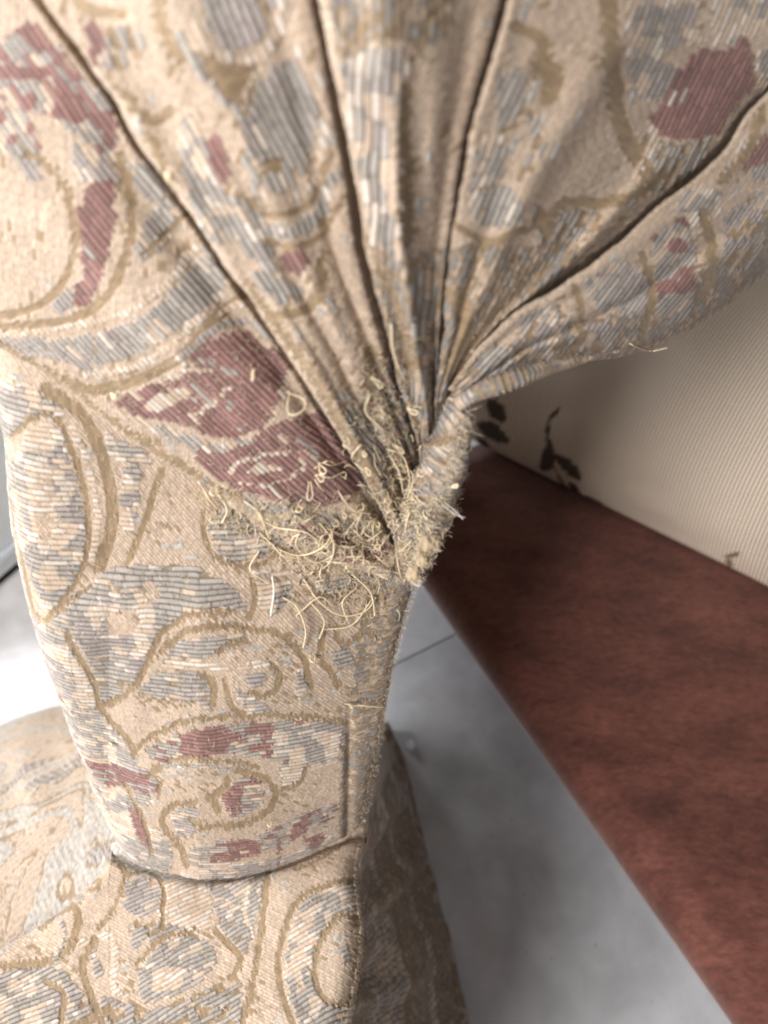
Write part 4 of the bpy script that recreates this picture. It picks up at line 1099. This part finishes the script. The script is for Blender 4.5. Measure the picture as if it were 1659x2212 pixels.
for k in range(5000):     # nap over the worn cloth
    x = random.uniform(0, 900); y = random.uniform(700, 2200)
    seed_hair(x, y, random.uniform(0, 6.28), random.uniform(5, 13), .0008, random.uniform(-.4, .4))
hairs("lint_fuzz", spots, chair, M_FUZZ)
spots = []
for k in range(1500):     # teased out tan yarn at the worn corner
    c_ = random.choice([(800, 1150, 70, 60), (860, 1060, 60, 90), (840, 1210, 60, 45), (470, 1075, 70, 30), (540, 1130, 80, 30), (700, 1200, 110, 35), (900, 1130, 45, 70), (780, 1300, 90, 50), (560, 1120, 130, 40), (830, 900, 60, 70), (690, 1120, 110, 50), (640, 1190, 90, 40), (740, 1240, 90, 50)])
    seed_hair(random.gauss(c_[0], c_[2] * .5), random.gauss(c_[1], c_[3] * .5), random.uniform(0, 6.28), random.uniform(8, 30), random.uniform(.0004, .0020), random.uniform(-1.0, 1.0))
hairs("frayed_yarn", spots, chair, M_THREAD, .00010)
def yarn_bits(name, n, rgb, r, lmin, lmax):
    global spots
    spots = []
    for k in range(n):
        c_ = random.choice([(800, 1150, 80, 60), (850, 1050, 60, 110), (700, 1180, 130, 50), (600, 1120, 120, 40), (900, 1130, 45, 80), (760, 1270, 110, 60), (830, 880, 60, 70)])
        seed_hair(random.gauss(c_[0], c_[2] * .55), random.gauss(c_[1], c_[3] * .55), random.uniform(0, 6.28), random.uniform(lmin, lmax), random.uniform(.0003, .0018), random.uniform(-.8, .8))
    hairs(name, spots, chair, plain(name + "_yarn", rgb, .8, .2, (800, .2), .2), r)
yarn_bits("broken_yarn", 260, (216, 198, 168), .00034, 14, 34)
yarn_bits("broken_yarn", 130, (156, 148, 138), .00038, 12, 26)
yarn_bits("broken_yarn", 70, (132, 92, 88), .00036, 12, 24)
yarn_bits("broken_yarn", 260, (214, 198, 170), .00018, 16, 44)
M_TUFT = plain("torn_wadding", (172, 152, 124), .9, .1, (420, .28), .2, .8)
def tuft(x, y, d, r):
    import bmesh
    bm = bmesh.new(); bmesh.ops.create_icosphere(bm, subdivisions=4, radius=1)
    c = unproj(np.array(float(x)), np.array(float(y)), np.array(d)); sd_ = random.uniform(0, 50)
    for w in bm.verts:
        p = np.array(w.co)
        q = 1 + .9 * (fbm(np.array(p[0] * 1.6 + sd_), np.array(p[1] * 1.6 + p[2] * 1.9), 4) - .5) + .35 * (vnoise(np.array(p[0] * 7 + sd_), np.array(p[2] * 7 + p[1] * 6)) - .5)
        w.co = p * q * r * np.array([1, .9, 1.15])
    me = bpy.data.meshes.new("torn_tuft"); bm.to_mesh(me); bm.free()
    me.polygons.foreach_set("use_smooth", [True] * len(me.polygons))
    o = link("torn_tuft", me, M_TUFT); o.parent = chair; o.location = tuple(map(float, c - np.array([-.06, .15, 0])))
    for k in range(46):
        a = random.uniform(-1.7, 1.9); l_ = random.uniform(8, 26); px, py, dd = x + 14 * math.cos(a), y + 14 * math.sin(a), d - .001
        pts = []
        b_ = a + random.uniform(-.8, .8); cu = random.uniform(-.7, .7)
        for i in range(6):
            pts.append(unproj(np.array(px), np.array(py), np.array(dd))); px += l_ / 5 * math.cos(b_); py += l_ / 5 * math.sin(b_); b_ += cu; dd += random.uniform(-.0006, .0006)
        tspots.append(pts)
tspots = []
for (x, y, r) in [(972, 1062, .0030), (962, 1100, .0036), (944, 1135, .0030), (930, 1172, .0036), (912, 1206, .0028), (985, 1020, .0022), (895, 1240, .0026), (925, 1110, .0030)]:
    tuft(x, y, .232 + (y - 1060) / 1627 * .06, r)
hairs("tuft_fibres", tspots, chair, M_FUZZ, .00010)
for pth in [[(960, 1085), (985, 1105), (1000, 1122)], [(955, 1090), (985, 1112), (1005, 1118)], [(905, 1215), (930, 1215), (944, 1200)], [(900, 1225), (925, 1222), (942, 1203)]]:
    d0 = ZB[int((pth[0][0] - 30 - X0) / CELL), int((pth[0][1] - Y0) / CELL)]; d0 = .24 if d0 > .3 else d0
    p = polyline(pth, 10)
    v, f = tube([unproj(np.array(a_), np.array(b_), np.array(d0 - .002)) for a_, b_ in p], .00012, 4)
    link("loose_thread", py_mesh("loose_thread", v, f), M_WHITE_THREAD, chair)
